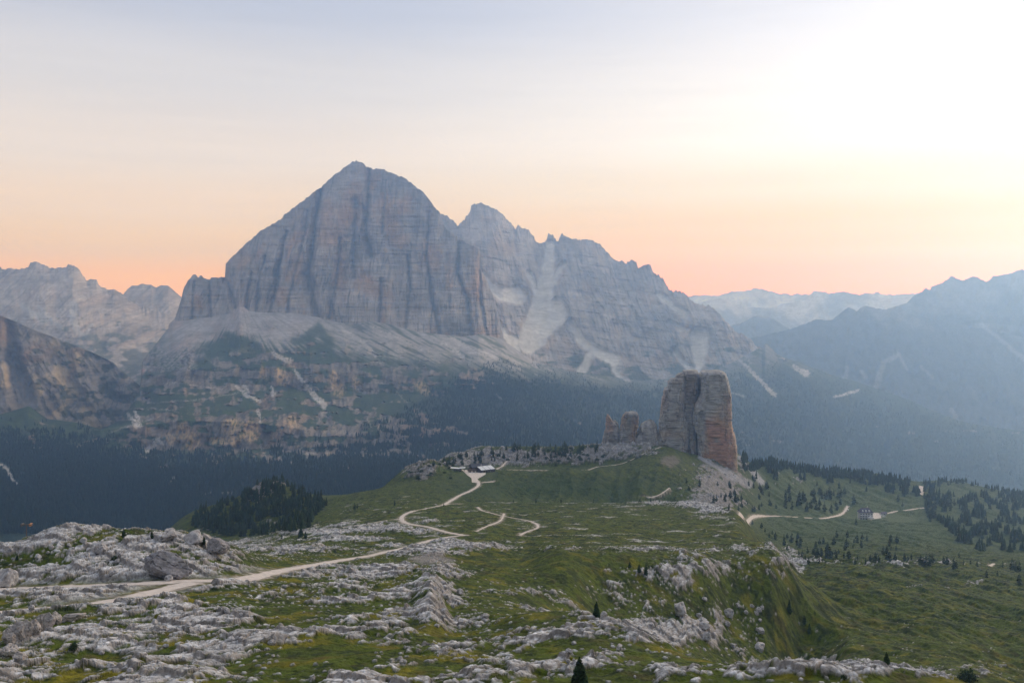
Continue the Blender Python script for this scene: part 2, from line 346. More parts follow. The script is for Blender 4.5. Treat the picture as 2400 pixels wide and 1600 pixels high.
# ================================================================== near ground
# sight lines: for each picture column, (distance, row) of the ground surface; the rows between are real slopes at those distances
GR = {
 -700: [(3,2000),(40,1900),(100,1600),(150,1450),(200,1372),(240,1320),(280,1290),(330,1330),(450,1350),(700,1345),(1000,1325),(1400,1310),(2000,1290),(2600,1300)],
 0:    [(3,2000),(40,1900),(100,1600),(125,1528),(150,1466),(180,1412),(205,1374),(215,1345),(228,1300),(240,1284),(270,1300),(345,1300),(500,1345),(700,1345),(1000,1325),(1400,1310),(2000,1290),(2600,1300)],
 76:   [(3,2000),(40,1900),(100,1600),(125,1528),(150,1464),(180,1410),(205,1373),(216,1340),(232,1285),(246,1264),(275,1288),(345,1292),(500,1345),(700,1345),(1000,1325),(1400,1310),(2000,1290),(2600,1300)],
 148:  [(3,2000),(40,1900),(100,1600),(125,1528),(150,1462),(180,1408),(205,1372),(217,1335),(234,1272),(250,1243),(280,1280),(345,1292),(500,1345),(700,1345),(1000,1325),(1400,1310),(2000,1290),(2600,1300)],
 300:  [(3,2000),(40,1900),(100,1600),(125,1530),(150,1462),(180,1405),(207,1366),(219,1330),(236,1275),(252,1247),(282,1285),(340,1335),(500,1345),(700,1330),(1000,1315),(1400,1300),(2000,1290),(2600,1300)],
 450:  [(3,2000),(40,1900),(100,1600),(125,1528),(150,1462),(180,1410),(215,1356),(228,1325),(246,1275),(262,1250),(292,1285),(340,1320),(450,1330),(600,1315),(800,1290),(900,1270),(1000,1215),(1080,1200),(1200,1260),(1500,1290),(2000,1290),(2600,1300)],
 540:  [(3,2000),(40,1900),(100,1600),(125,1525),(150,1462),(180,1412),(225,1350),(240,1328),(256,1300),(272,1280),(300,1295),(380,1300),(500,1292),(650,1280),(750,1276),(850,1268),(920,1248),(1000,1195),(1070,1172),(1150,1200),(1300,1260),(1700,1290),(2600,1300)],
 640:  [(3,2000),(40,1900),(100,1600),(125,1520),(150,1465),(180,1420),(220,1370),(250,1340),(300,1315),(380,1295),(450,1285),(550,1270),(650,1258),(750,1252),(850,1250),(930,1225),(1000,1165),(1060,1132),(1090,1132),(1180,1170),(1300,1250),(1700,1290),(2600,1300)],
 740:  [(3,2000),(40,1900),(100,1600),(125,1520),(150,1470),(180,1422),(215,1385),(250,1348),(300,1320),(380,1292),(450,1275),(550,1252),(650,1232),(750,1215),(850,1203),(930,1190),(1010,1165),(1060,1160),(1150,1190),(1300,1240),(1700,1290),(2600,1300)],
 850:  [(3,2000),(40,1900),(100,1600),(125,1525),(150,1472),(180,1428),(215,1390),(250,1358),(300,1325),(380,1292),(450,1268),(550,1242),(650,1215),(750,1193),(850,1175),(930,1160),(1000,1152),(1100,1170),(1300,1230),(1700,1290),(2600,1300)],
 960:  [(3,2000),(40,1900),(100,1600),(125,1532),(150,1478),(180,1428),(215,1388),(250,1352),(300,1322),(350,1298),(400,1282),(470,1255),(560,1228),(650,1203),(750,1180),(850,1160),(950,1140),(1020,1128),(1060,1108),(1100,1094),(1160,1120),(1300,1180),(1700,1280),(2600,1300)],
 1005: [(3,2000),(40,1900),(100,1600),(125,1535),(150,1480),(172,1425),(190,1392),(215,1370),(250,1345),(300,1320),(350,1296),(400,1280),(470,1254),(560,1226),(650,1202),(750,1180),(850,1160),(950,1138),(1040,1118),(1080,1092),(1115,1080),(1180,1100),(1300,1150),(1700,1280),(2600,1300)],
 1065: [(3,2000),(40,1900),(100,1600),(125,1540),(150,1500),(172,1475),(190,1445),(215,1410),(250,1372),(300,1328),(350,1298),(400,1276),(460,1256),(560,1228),(650,1205),(750,1183),(850,1165),(950,1140),(1040,1116),(1090,1101),(1122,1095),(1152,1078),(1186,1061),(1240,1075),(1400,1150),(1700,1280),(2600,1300)],
 1130: [(3,2000),(40,1900),(100,1600),(125,1540),(150,1495),(172,1465),(190,1440),(215,1412),(250,1380),(300,1332),(350,1303),(400,1278),(470,1250),(560,1226),(650,1205),(750,1184),(850,1166),(950,1140),(1020,1118),(1080,1106),(1120,1098),(1158,1092),(1192,1068),(1228,1047),(1290,1062),(1500,1160),(1800,1280),(2600,1300)],
 1220: [(3,2000),(40,1900),(100,1600),(125,1535),(150,1478),(168,1440),(190,1440),(215,1428),(250,1395),(300,1345),(350,1315),(390,1292),(450,1268),(550,1238),(650,1212),(750,1188),(810,1176),(860,1180),(945,1174),(1000,1137),(1050,1105),(1100,1099),(1165,1095),(1200,1072),(1236,1046),(1310,1060),(1500,1140),(1800,1280),(2600,1300)],
 1320: [(3,2000),(40,1900),(100,1600),(125,1520),(150,1462),(168,1438),(200,1468),(250,1442),(275,1392),(298,1335),(318,1306),(335,1292),(450,1266),(550,1236),(650,1211),(750,1186),(800,1177),(860,1191),(952,1180),(1005,1142),(1055,1105),(1110,1101),(1172,1096),(1208,1072),(1246,1045),(1320,1060),(1500,1140),(1800,1280),(2600,1300)],
 1420: [(3,2000),(40,1900),(100,1600),(125,1512),(150,1465),(168,1452),(200,1490),(268,1482),(288,1440),(304,1385),(318,1335),(334,1297),(450,1268),(550,1237),(650,1211),(750,1186),(795,1178),(860,1196),(958,1183),(1010,1144),(1060,1107),(1110,1100),(1172,1091),(1210,1067),(1248,1043),(1340,1055),(1500,1140),(1800,1280),(2600,1300)],
 1550: [(3,2000),(40,1900),(100,1600),(112,1555),(130,1522),(155,1508),(185,1545),(262,1535),(284,1500),(302,1440),(318,1380),(332,1322),(345,1297),(450,1272),(550,1240),(650,1212),(740,1188),(780,1178),(850,1197),(950,1185),(1010,1142),(1070,1095),(1130,1069),(1190,1052),(1225,1046),(1280,1052),(1340,1060),(1500,1140),(1800,1280),(2600,1300)],
 1640: [(3,2000),(40,1900),(100,1600),(112,1562),(130,1545),(160,1590),(200,1585),(268,1565),(295,1512),(312,1450),(328,1380),(342,1320),(355,1296),(460,1272),(550,1243),(650,1214),(720,1192),(760,1180),(830,1206),(945,1198),(1010,1162),(1080,1126),(1140,1104),(1200,1086),(1270,1069),(1330,1066),(1400,1080),(1500,1130),(1800,1270),(2600,1300)],
 1720: [(3,2000),(40,1900),(100,1600),(110,1565),(126,1556),(160,1610),(220,1610),(278,1592),(305,1542),(325,1480),(340,1410),(352,1342),(365,1302),(450,1280),(530,1250),(620,1225),(690,1200),(720,1192),(780,1215),(900,1215),(1050,1192),(1150,1160),(1230,1125),(1300,1095),(1360,1072),(1420,1062),(1500,1085),(1700,1200),(2600,1310)],
 1800: [(3,2000),(40,1900),(100,1600),(110,1560),(126,1556),(160,1630),(240,1630),(300,1602),(330,1500),(346,1402),(360,1332),(376,1296),(430,1290),(490,1281),(560,1315),(650,1308),(750,1285),(850,1270),(960,1255),(1080,1238),(1180,1215),(1280,1185),(1380,1145),(1480,1105),(1570,1085),(1700,1115),(2000,1250),(2600,1320)],
 1890: [(3,2000),(40,1900),(100,1600),(108,1568),(125,1566),(160,1640),(240,1650),(310,1630),(345,1520),(362,1430),(380,1376),(400,1372),(440,1380),(490,1378),(560,1352),(650,1326),(720,1312),(800,1303),(900,1287),(1000,1270),(1100,1250),(1200,1224),(1300,1200),(1400,1172),(1500,1140),(1600,1108),(1680,1096),(1800,1130),(2100,1260),(2600,1330)],
 2000: [(3,2000),(40,1900),(100,1600),(108,1570),(125,1575),(160,1650),(220,1625),(260,1580),(300,1535),(350,1486),(400,1446),(450,1410),(550,1358),(650,1326),(720,1311),(800,1304),(900,1288),(1000,1271),(1100,1252),(1200,1236),(1300,1222),(1400,1212),(1500,1182),(1600,1146),(1700,1116),(1770,1108),(1900,1140),(2200,1260),(2600,1340)],
 2200: [(3,2000),(40,1900),(100,1615),(106,1592),(122,1600),(160,1660),(220,1620),(260,1580),(300,1540),(350,1500),(400,1462),(450,1432),(550,1386),(650,1350),(720,1333),(800,1316),(900,1296),(1000,1278),(1100,1258),(1200,1238),(1300,1222),(1400,1206),(1500,1188),(1600,1170),(1700,1154),(1850,1136),(2000,1128),(2150,1145),(2400,1250),(2800,1350)],
 2400: [(3,2000),(40,1900),(100,1645),(106,1630),(122,1640),(160,1690),(220,1650),(300,1575),(400,1495),(450,1465),(550,1412),(650,1372),(720,1350),(800,1330),(900,1309),(1000,1293),(1100,1277),(1200,1262),(1300,1250),(1400,1237),(1500,1222),(1600,1207),(1800,1180),(2000,1162),(2150,1158),(2300,1180),(2500,1270),(2800,1360)],
 3100: [(3,2000),(40,1900),(100,1700),(160,1720),(220,1690),(300,1620),(450,1500),(650,1420),(800,1380),(1000,1340),(1300,1300),(1600,1260),(2000,1230),(2150,1225),(2300,1240),(2500,1300),(2800,1380)],
}
ax = sorted(GR)
gD = np.exp(np.concatenate([np.linspace(math.log(3), math.log(84), 50)[:-1], np.linspace(math.log(84), math.log(1330), 1180)[:-1], np.linspace(math.log(1330), math.log(2800), 190)]))
gx = np.concatenate([np.linspace(-700, -40, 50)[:-1], np.linspace(-40, 2440, 1180), np.linspace(2440, 3100, 50)[1:]])
tab = np.stack([pchip(np.log([p[0] for p in GR[a]]), [ (p[1] - HY) for p in GR[a]], np.log(np.clip(gD, 3, GR[a][-1][0]))) for a in ax])   # anchors x D
gy0 = pchip(ax, tab, gx).T + HY                 # rows: distance, columns: picture column
GD = np.repeat(gD[:, None], len(gx), 1)
GX = (gx[None, :] - CX) / F * GD
GZ = (HY - gy0) / F * GD
gx2 = np.repeat(gx[None, :], len(gD), 0).astype(np.float32)
px, py = gx2, gy0.astype(np.float32)
X, Y = GX.astype(np.float32), GD.astype(np.float32)

def base_pt(x, y):
    """world point of the undetailed ground seen at picture position x, y"""
    j = int(np.argmin(np.abs(gx - x))); c = gy0[:, j]; run = np.minimum.accumulate(c); i = int(np.argmax(run <= y))
    d = gD[i]; return ((x - CX) / F * d, d)

PATHS = [ ('trail', 1.3, [(970,1197),(985,1194),(1005,1190),(1024,1186),(1040,1183)]),
 ('trail', 4.5, [(-40,1441),(0,1436),(60,1430),(140,1423),(240,1413),(320,1397),(400,1378),(450,1366)]),
 # (kind, width in m, picture points)
 ('road', 3.8, [(-60,1384),(0,1382),(102,1378),(238,1373),(374,1366),(425,1362),(500,1361),(571,1358),(612,1349),(663,1336),(714,1328),(790,1314),(868,1302),(912,1291),(953,1283),(984,1273),(1018,1264),(1058,1257),(1089,1254)]),
 ('road', 2.7, [(1089,1254),(1062,1250),(1035,1244),(1004,1234),(970,1230),(946,1225),(934,1217),(946,1205),(970,1197)]),
 ('road', 2.4, [(936,1217),(912,1218),(885,1223),(850,1229),(800,1236)]),
 ('road', 2.8, [(1040,1183),(1058,1172),(1072,1162),(1099,1152),(1116,1143),(1128,1133),(1118,1126)]),
 ('trail', 2.0, [(1040,1182),(1062,1180),(1086,1180)]),
 ('trail', 2.2, [(1128,1131),(1145,1129),(1160,1129)]),
 ('trail', 1.4, [(1120,1188),(1122,1194),(1133,1198),(1154,1203),(1174,1208),(1201,1213),(1232,1218),(1256,1225),(1268,1233),(1259,1240),(1235,1244),(1218,1254)]),
 ('trail', 1.0, [(1181,1203),(1178,1220),(1160,1226),(1140,1233),(1116,1245)]),
 ('trail', 1.5, [(1164,1100),(1242,1101),(1310,1102),(1378,1101)]),
 ('trail', 1.5, [(1378,1101),(1395,1093),(1429,1091),(1456,1087),(1480,1078),(1490,1072),(1512,1061),(1550,1047)]),
 ('trail', 1.4, [(1504,1169),(1530,1165),(1548,1159),(1562,1151),(1569,1143)]),
 ('trail', 2.0, [(1164,1099),(1172,1093),(1181,1087),(1190,1080),(1195,1075)]),
 ('road', 3.0, [(1736,1212),(1787,1208),(1838,1210),(1889,1213),(1926,1216),(1957,1210),(1975,1203),(1985,1196),(1986,1187)]),
 ('road', 4.0, [(2056,1210),(2090,1200),(2127,1195),(2168,1190)]),
 ('road', 7.0, [(2160,1139),(2157,1150),(2158,1160)]),
 ('trail', 2.5, [(2316,1328),(2330,1320)]),
]
W_PATHS = []
for kind, w, pts in PATHS:
    q = []
    for a, b in zip(pts[:-1], pts[1:]):
        n = max(2, int(math.hypot(b[0]-a[0], b[1]-a[1]) / 5))
        q += [base_pt(a[0] + (b[0]-a[0]) * k / n, a[1] + (b[1]-a[1]) * k / n) for k in range(n)]
    q.append(base_pt(*pts[-1])); q = np.array(q)
    for _ in range(6): q[1:-1] = (q[:-2] + 2 * q[1:-1] + q[2:]) / 4
    W_PATHS.append(q)
YARDS = [[(1081,1100),(1096,1114),(1105,1121),(1106,1131),(1126,1132),(1119,1123),(1127,1118),(1138,1112),(1138,1106),(1110,1103)],
         [(2044,1202),(2062,1203),(2064,1209),(2066,1214),(2050,1216),(2041,1222),(2044,1212)]]
W_YARDS = [np.array([base_pt(*p) for p in y]) for y in YARDS]
flat = np.zeros(X.shape, np.float32); pd = np.full(X.shape, 99, np.float32)
for (kind, w, _), q in zip(PATHS, W_PATHS):
    m = w * .5 + 6
    for a, b in zip(q[:-1], q[1:]):
        r0, r1 = np.searchsorted(gD, (min(a[1], b[1]) - m, max(a[1], b[1]) + m))
        r0 = max(r0 - 1, 0); r1 = min(r1 + 1, len(gD)); xs = [(p[0] + s * m) / p[1] * F + CX for p in (a, b) for s in (-1.3, 1.3)]
        c0, c1 = np.searchsorted(gx, (min(xs), max(xs))); c0 = max(c0 - 1, 0); c1 = min(c1 + 1, len(gx))
        if r1 <= r0 or c1 <= c0: continue
        xx, yy = X[r0:r1, c0:c1], Y[r0:r1, c0:c1]; d2 = (b - a) @ (b - a) + 1e-9
        t = np.clip(((xx - a[0]) * (b[0]-a[0]) + (yy - a[1]) * (b[1]-a[1])) / d2, 0, 1)
        d = np.hypot(xx - a[0] - t * (b[0]-a[0]), yy - a[1] - t * (b[1]-a[1]))
        pd[r0:r1, c0:c1] = np.minimum(pd[r0:r1, c0:c1], d - w * .5)
        flat[r0:r1, c0:c1] = np.maximum(flat[r0:r1, c0:c1], 1 - sst(w * .5 + .3, w * .5 + (5.5 if kind == 'road' or w > 4 else 2), d))
flatc = flat.copy()
for q in W_YARDS:
    c = q.mean(0); r = np.abs(q - c).max(0) * 1.05
    flat = np.maximum(flat, 1 - sst(.9, 1.25, np.sqrt(((X - c[0]) / r[0])**2 + ((Y - c[1]) / r[1])**2)))

# where bare limestone shows (picture-space regions, broken by noise on the ground)
R = np.where(py > 1330, np.interp(px, [0, 900, 1050, 1600, 1700, 2400], [.46, .45, .36, .29, .08, .08]), .14)
R = np.where(Y > 850, .06, R)
for cx_, cy_, rx, ry, w in [(280,1290,330,60,.62),(420,1480,240,55,.22),(500,1592,600,22,.2),(1950,1582,330,26,.75),(880,1236,150,14,.46),(740,1248,90,6,.5),(830,1264,120,6,.5),(1010,1222,60,5,.4),(960,1245,60,5,.4),(990,1290,110,18,.40),(1110,1278,130,12,.40),
        (1560,1181,170,7,.42),(1470,1288,300,9,.34),(1035,1395,40,75,.42),(1540,1400,150,60,.13),(1705,1450,95,75,.50),(1640,1330,130,28,.32),(1850,1340,60,60,.42),(1400,1490,220,32,.30),
        (1300,1562,320,24,.2),(1680,1142,80,66,.78),(1120,1070,100,28,.62),(1240,1072,140,22,.44),(988,1108,66,26,.68),(1340,1078,120,16,.40),(1450,1052,95,24,.72),(625,1130,50,26,.85),(600,1165,40,16,.5),(640,1222,40,10,.5),(2100,1320,320,7,.34),(2250,1376,150,18,.28),
        (2050,1500,260,60,.13),(1850,1118,90,34,.28),(860,1330,150,26,.25),(760,1290,160,14,.25),(150,1400,240,22,.26),(1740,1300,70,20,.2),(1500,1400,60,40,.2),(1560,1570,60,20,.1),
        (1300,1335,170,34,-.22),(1370,1140,200,30,-.35),(1250,1228,320,36,-.06),(680,1545,190,26,-.26),(1050,1150,120,40,-.25),(640,1440,110,18,-.25),(440,1395,100,10,-.2),(1560,1500,60,40,.15),(1000,1570,120,30,-.15)]:
    R = R + w * blob(px, py, cx_, cy_, rx, ry)
R = R.astype(np.float32)
cs, sn = math.cos(math.radians(62)), math.sin(math.radians(62))
U = X * cs + Y * sn; Vv = -X * sn + Y * cs          # bedding runs away from the viewer, a little to the right
n1 = fbm2(U / 32, Vv / 14, 5, 1, .55); n2 = fbm2(U / 7, Vv / 3.2, 3, 2, .55)
f1, f2, val = voronoi2(U / 4.2 + n2 * .5, Vv / 2.0 + n1 * .4, 3)
g1, g2, val2 = voronoi2(X / 1.0 + n2 * .5, Y / 1.15 + n1, 4)
n3 = fbm2(U / 2.2, Vv / .9, 3, 6)
fine = np.interp(Y, [150, 500, 1100], [1, .6, .25])
Rn = R - .07 + .60 * n1
rock = sst(.43, .50, Rn + .22 * n2 + (.14 * (val - .5) + .15 * (val2 - .5)) * fine + .13 * n3 - .015) * (1 - flat)
rock = np.maximum(rock, sst(.30, .40, fbm2(X / 26, Y / 9, 4, 61) + .12 * n3 + .25 * (R - .15)) * sst(380, 460, Y) * sst(900, 800, Y) * sst(1780, 1650, px) * (1 - flat) * .85)
rockL = sst(.34, .58, Rn + .12 * n2) * (1 - flat)
stones = sst(.88, .95, val2 + .35 * fbm2(X / 9, Y / 9, 3, 5) + .5 * (R - .4)) * (1 - flat) * (py > 1200) * sst(.40, .26, g1) * sst(520, 300, Y)
rock = np.maximum(rock, stones * .9)
crack = 1 - sst(.02, .16, f2 - f1); crack2 = 1 - sst(.02, .20, g2 - g1)
bench = (Vv + 5 * n1 + 1.2 * n2) / 4.6; bench = bench - np.floor(bench); bench = sst(0, .78, bench) - sst(.84, 1.0, bench)      # weathered bedding steps
wq = (Y * .86 + X * .5 + 4.5 * n1 + 1.6 * n2) / 8.5; wq = wq - np.floor(wq); ledge = sst(0, .07, wq) * (1 - wq) ** .8          # ledges that break off towards the viewer
steep = np.abs(np.gradient(GZ, axis=0) / np.gradient(GD, axis=0))
near = sst(700, 250, Y)
big = fbm2(X / 55, Y / 55, 4, 8)
mid = fbm2(X / 14, Y / 14, 4, 9)
ribs = ridge2((X + .35 * Y) / 46, (Y - .2 * X) / 120, 4, 21)          # shallow gullies running down the grassy slopes
dz = 1.1 * big * sst(60, 250, Y) + 1.15 * mid
dz += sst(1500, 1950, px) * sst(180, 320, Y) * (ribs - .5) * np.interp(Y, [200, 450, 900, 2000], [4.5, 8, 7, 8])
dz += sst(920, 960, Y) * sst(1110, 1060, Y) * sst(1130, 1200, px) * sst(1640, 1560, px) * (ridge2((X - .25 * Y) / 55, Y / 260, 3, 71) - .55) * 11
dz += .5 * fbm2(X / 6, Y / 6, 3, 72) * sst(300, 420, Y)
dz += rockL * (.05 + .48 * bench + .75 * ledge * (.6 + .8 * val) + .06 * n2 + .26 * val) * np.interp(Y, [60, 150, 300, 1000], [.8, .9, 1.1, 1.3])
dz += rock * (.10 + .22 * val2 * fine - .16 * crack - .08 * crack2 * fine + .10 * n3) * np.interp(Y, [60, 150, 400], [.8, 1.0, 1.3])
dz += (1 - rock) * (.28 * fbm2(X / 2.2, Y / 2.2, 3, 14) + .10 * fbm2(X / .7, Y / .7, 2, 15)) * np.interp(Y, [60, 300, 1000], [.8, 1.3, 2.5])
dz += sst(.35, .8, blob(px, py, 1450, 1075, 330, 45) + blob(px, py, 990, 1105, 60, 30) + blob(px, py, 635, 1135, 60, 40)) * rock * 6 * (ridge2(X / 22, Y / 22, 4, 31) - .35)
dz *= (1 - flat) * sst(25, 85, Y)
GZ = GZ + dz
# albedo
gr = C3(.064, .086, .008); gy = C3(.175, .145, .010); gd = C3(.018, .029, .006); gb = C3(.090, .068, .026)
gn = fbm2(X / 9, Y / 9, 4, 40); gm = fbm2(X / 35, Y / 35, 3, 41); gs = fbm2(X / 1.6, Y / 1.6, 3, 42)
colr = np.broadcast_to(gr, X.shape + (3,)).astype(np.float32)
colr = mixv(colr, gy, np.clip(sst(.02, .4, gn + .35 * gm) * np.interp(Y, [100, 300, 700, 1200], [.85, .6, .35, .12]), 0, 1))
colr = mixv(colr, gd, sst(.0, .38, gs * .8 - gn * .5 + .12 * gm) * .9)
colr = mixv(colr, gd * 1.1, sst(.0, .30, fbm2(X / 6, Y / 7, 4, 44) + .25 * gm) * np.interp(Y, [150, 400, 1000], [.4, .85, .85]))
colr = mixv(colr, gb, sst(.15, .5, fbm2(X / 5, Y / 5, 3, 43)) * .45)
colr = mixv(colr, C3(.060, .088, .026), sst(800, 1150, Y) * sst(1650, 1850, px) * .8)
colr = mixv(colr, C3(.026, .050, .014), np.clip(blob(px, py, 1350, 1145, 260, 38) + blob(px, py, 1120, 1150, 80, 30) * .4, 0, 1) * .75)
rk = C3(.53, .518, .51); rp = C3(.44, .39, .35); rd = C3(.12, .115, .11)
rn = fbm2(X / 3.5, Y / 3.5, 4, 50); rc = np.broadcast_to(rk, X.shape + (3,)).astype(np.float32)
rc = rc * (.80 + .26 * val2[..., None] + .16 * val[..., None] + .25 * (bench - .5)[..., None])
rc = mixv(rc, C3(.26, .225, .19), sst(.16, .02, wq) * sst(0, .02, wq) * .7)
rc = mixv(rc, rp, sst(.0, .5, rn + .25 * gm) * .45)
rc = mixv(rc, rd, sst(.08, .45, fbm2(X / 1.3, Y / 1.3, 3, 51) + .1) * .55)
rc = rc * np.interp(Y, [700, 1000], [1, .50])[..., None] * (1 + np.interp(Y, [300, 900], [.2, .7])[..., None] * fbm2(X / 7, Y / 9, 4, 53)[..., None])
rc = mixv(rc, C3(.08, .075, .06), np.clip(crack * .7 + crack2 * .5 * fine + sst(.12, .5, n3) * .5, 0, 1) * .75)
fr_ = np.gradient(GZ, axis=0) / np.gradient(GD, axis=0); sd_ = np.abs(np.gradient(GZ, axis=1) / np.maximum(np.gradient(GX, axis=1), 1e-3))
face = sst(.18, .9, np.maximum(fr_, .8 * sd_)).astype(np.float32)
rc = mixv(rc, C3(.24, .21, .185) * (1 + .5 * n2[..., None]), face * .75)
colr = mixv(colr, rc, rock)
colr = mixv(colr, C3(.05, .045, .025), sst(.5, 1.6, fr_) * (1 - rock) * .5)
verge = sst(1.2, -.8, pd - .5 + 3.0 * fbm2(X / 3, Y / 4, 3, 55) + .8 * fbm2(X / .9, Y / .9, 2, 56)); colr = mixv(colr, C3(.48, .41, .35), verge * .85)
colr = mixv(colr, C3(.17, .13, .08), sst(3.0, .2, pd + 3 * fbm2(X / 4, Y / 4, 2, 57)) * (1 - verge) * .4)
colr = mixv(colr, C3(.30, .29, .30), stroke(px + 6 * n1, py + 4 * n2, [(1640,1070),(1672,1090),(1720,1120),(1755,1135)], 8, 16, 4) * .9)
colr = mixv(colr, C3(.34, .33, .34), stroke(px + 6 * n1, py + 4 * n2, [(1732,1072),(1765,1105),(1785,1130)], 7, 12, 4) * .9)
colr = mixv(colr, C3(.17, .14, .125), sst(.35, .6, blob(px, py, 1570, 1080, 26, 14) + .5 * fbm2(X / 5, Y / 5, 4, 58)) * .7)
colr = mixv(colr, C3(.27, .24, .22), sst(.3, .7, blob(px, py, 1010, 1312, 60, 14) + .3 * n1) * .8)
gV = np.stack([GX, GD, GZ], -1).reshape(-1, 3)
ground = add_obj('ground', np_mesh('ground', gV, grid_faces(len(gD), len(gx)), MAT['ground'], np.clip(colr, .008, .8).reshape(-1, 3), smooth=False))
tag(ground, 'grassy alpine plateau with pale limestone outcrops falling away below the viewer', 'ground', kind='structure')
gyp = HY - GZ / GD * F
gmin = np.minimum.accumulate(gyp, 0)

def gz(x, y):
    """height of the finished ground at world x, y"""
    c = np.clip(np.interp(x / y * F + CX, gx, np.arange(len(gx))), 0, len(gx) - 1.001); r = np.clip(np.interp(y, gD, np.arange(len(gD))), 0, len(gD) - 1.001)
    i, j = int(r), int(c); a, b = r - i, c - j
    return float(GZ[i,j]*(1-a)*(1-b) + GZ[i+1,j]*a*(1-b) + GZ[i,j+1]*(1-a)*b + GZ[i+1,j+1]*a*b)
def seen(x, y):
    """world point of the finished ground seen at picture position x, y"""
    j = int(np.argmin(np.abs(gx - x))); ok = gmin[:, j] <= y
    i = int(np.argmax(ok)) if ok.any() else len(gD) - 1
    d = float(gD[i]); wx = (x - CX) / F * d
    return wx, d, gz(wx, d)

PATH_LABELS = ['faint trail linking the two halves of the gravel road', 'wide pale gravel band across the near pasture below the main road', 'main gravel road curving from the left edge to the meadow junction', 'gravel road bending back at the meadow junction', 'faded gravel spur leaving the bend towards the left', 'gravel road climbing from the meadow to the hut yard', 'short gravel stub at the foot of the hut road', 'short trail leaving the hut road just below the yard', 'looping trail across the middle of the meadow', 'thin trail branching down from the looping meadow trail', 'level trail running from the hut along the slope', 'trail climbing the saddle beside the rock towers', 'brownish trail above the rim of the meadow on the right', 'trail climbing the rocks right behind the hut', 'gravel road curving along the hillside below the towers', 'gravel road leaving the guesthouse yard to the right', 'bare gravel cut through the ridge forest', 'short pale track on the terrace at the far right']
# paths and gravel yards, laid on the ground
def drape(q, w, name, label, cat, seed):
    d = np.gradient(q, axis=0); d /= np.linalg.norm(d, axis=1)[:, None] + 1e-9; nrm = np.stack([-d[:, 1], d[:, 0]], 1)
    r = np.random.default_rng(seed); k = 5; s = np.linspace(-.5, .5, k); wj = w * (1 + .22 * np.convolve(r.normal(size=len(q) + 4), np.ones(5) / 5, 'valid'))
    V = []
    for i in range(len(q)):
        for t in s:
            p = q[i] + nrm[i] * t * wj[i]; V.append((p[0], p[1], gz(p[0], p[1]) + .16 - .10 * (abs(t) * 2) ** 3))
    o = add_obj(name, np_mesh(name, V, grid_faces(len(q), k, True), MAT['gravel'])); tag(o, label, cat, kind='structure')
for i, ((kind, w, pts), q) in enumerate(zip(PATHS, W_PATHS)):
    L = np.concatenate([[0], np.cumsum(np.linalg.norm(np.diff(q, axis=0), axis=1))]); n = max(6, int(L[-1] / 1.2)); t = np.linspace(0, L[-1], n)
    drape(np.stack([np.interp(t, L, q[:, 0]), np.interp(t, L, q[:, 1])], 1), w, 'gravel_road' if kind == 'road' else 'path',
          PATH_LABELS[i], 'road' if kind == 'road' else 'path', i)
for yi, q in enumerate(W_YARDS):
    o = bmesh.new(); vs = [o.verts.new((p[0], p[1], 0)) for p in q]; o.faces.new(vs); bmesh.ops.triangulate(o, faces=o.faces)
    for _ in range(4): bmesh.ops.subdivide_edges(o, edges=[e for e in o.edges if e.calc_length() > 2.5], cuts=1)
    bmesh.ops.triangulate(o, faces=o.faces)
    for v in o.verts: v.co.z = gz(v.co.x, v.co.y) + .22
    bmesh.ops.recalc_face_normals(o, faces=o.faces)
    me = bpy.data.meshes.new('gravel_yard'); o.to_mesh(me); o.free(); me.materials.append(MAT['gravel'])
    tag(add_obj('gravel_yard', me), ('pale gravel yard in front of the timber hut', 'small gravel yard beside the tall pale guesthouse')[yi], 'yard', kind='structure')

# ================================================================== far relief: lofts between real ridge and foot lines
def loft(name, xs, curves, rows, label, mat, detail, color, cat='mountain', crest=True):
    """curves: list of (row array, distance array) over xs from foot to crest and down the back"""
    ys = []; ds = []; jag = None
    if crest:                                                # the teeth of the crest stay on the crest, they do not run down the wall
        (yf, df), (yc, dc) = curves[:2]; k = 31; sm = np.convolve(np.pad(yc, k // 2, 'edge'), np.hanning(k + 2)[1:-1] / np.hanning(k + 2)[1:-1].sum(), 'valid')
        sm = np.minimum(sm, yf - 1.5); jag = yc - sm; hgt = np.maximum(yf - sm, 1); curves = [(yf, df), (sm, dc)] + [(a - jag, b) for a, b in curves[2:]]
    for (y0, d0), (y1, d1), n in zip(curves[:-1], curves[1:], rows):
        t = np.linspace(0, 1, n, endpoint=False)[:, None]
        ys.append(y0 + (y1 - y0) * t); ds.append(d0 + (d1 - d0) * t)
    ys.append(curves[-1][0][None]); ds.append(curves[-1][1][None])
    y = np.concatenate(ys).astype(np.float32); y = y + jag[None] * np.concatenate([np.clip(1 - (1 - np.linspace(0, 1, rows[0], endpoint=False))[:, None] * hgt[None] / 26, 0, 1)] + [np.ones((1, len(xs)))] * (len(y) - rows[0])) if jag is not None else y; y = y.astype(np.float32); d = np.concatenate(ds).astype(np.float32); x = np.repeat(xs[None], len(y), 0).astype(np.float32)
    seg = np.concatenate([np.full(n, i, np.float32) + np.linspace(0, 1, n, endpoint=False) for i, n in enumerate(rows)] + [[len(rows)]]).astype(np.float32)[:, None] * np.ones_like(x)
    d = detail(x, y, d, seg)
    Xw = (x - CX) / F * d; Zw = (HY - y) / F * d
    c = color(x, y, d, seg, Xw, Zw)
    V = np.stack([Xw, d, Zw], -1).reshape(-1, 3)
    o = add_obj(name, np_mesh(name, V, grid_faces(*x.shape), mat, np.clip(c, .005, .8).reshape(-1, 3)))
    tag(o, label, cat, kind='structure')
    return x, y, d, seg
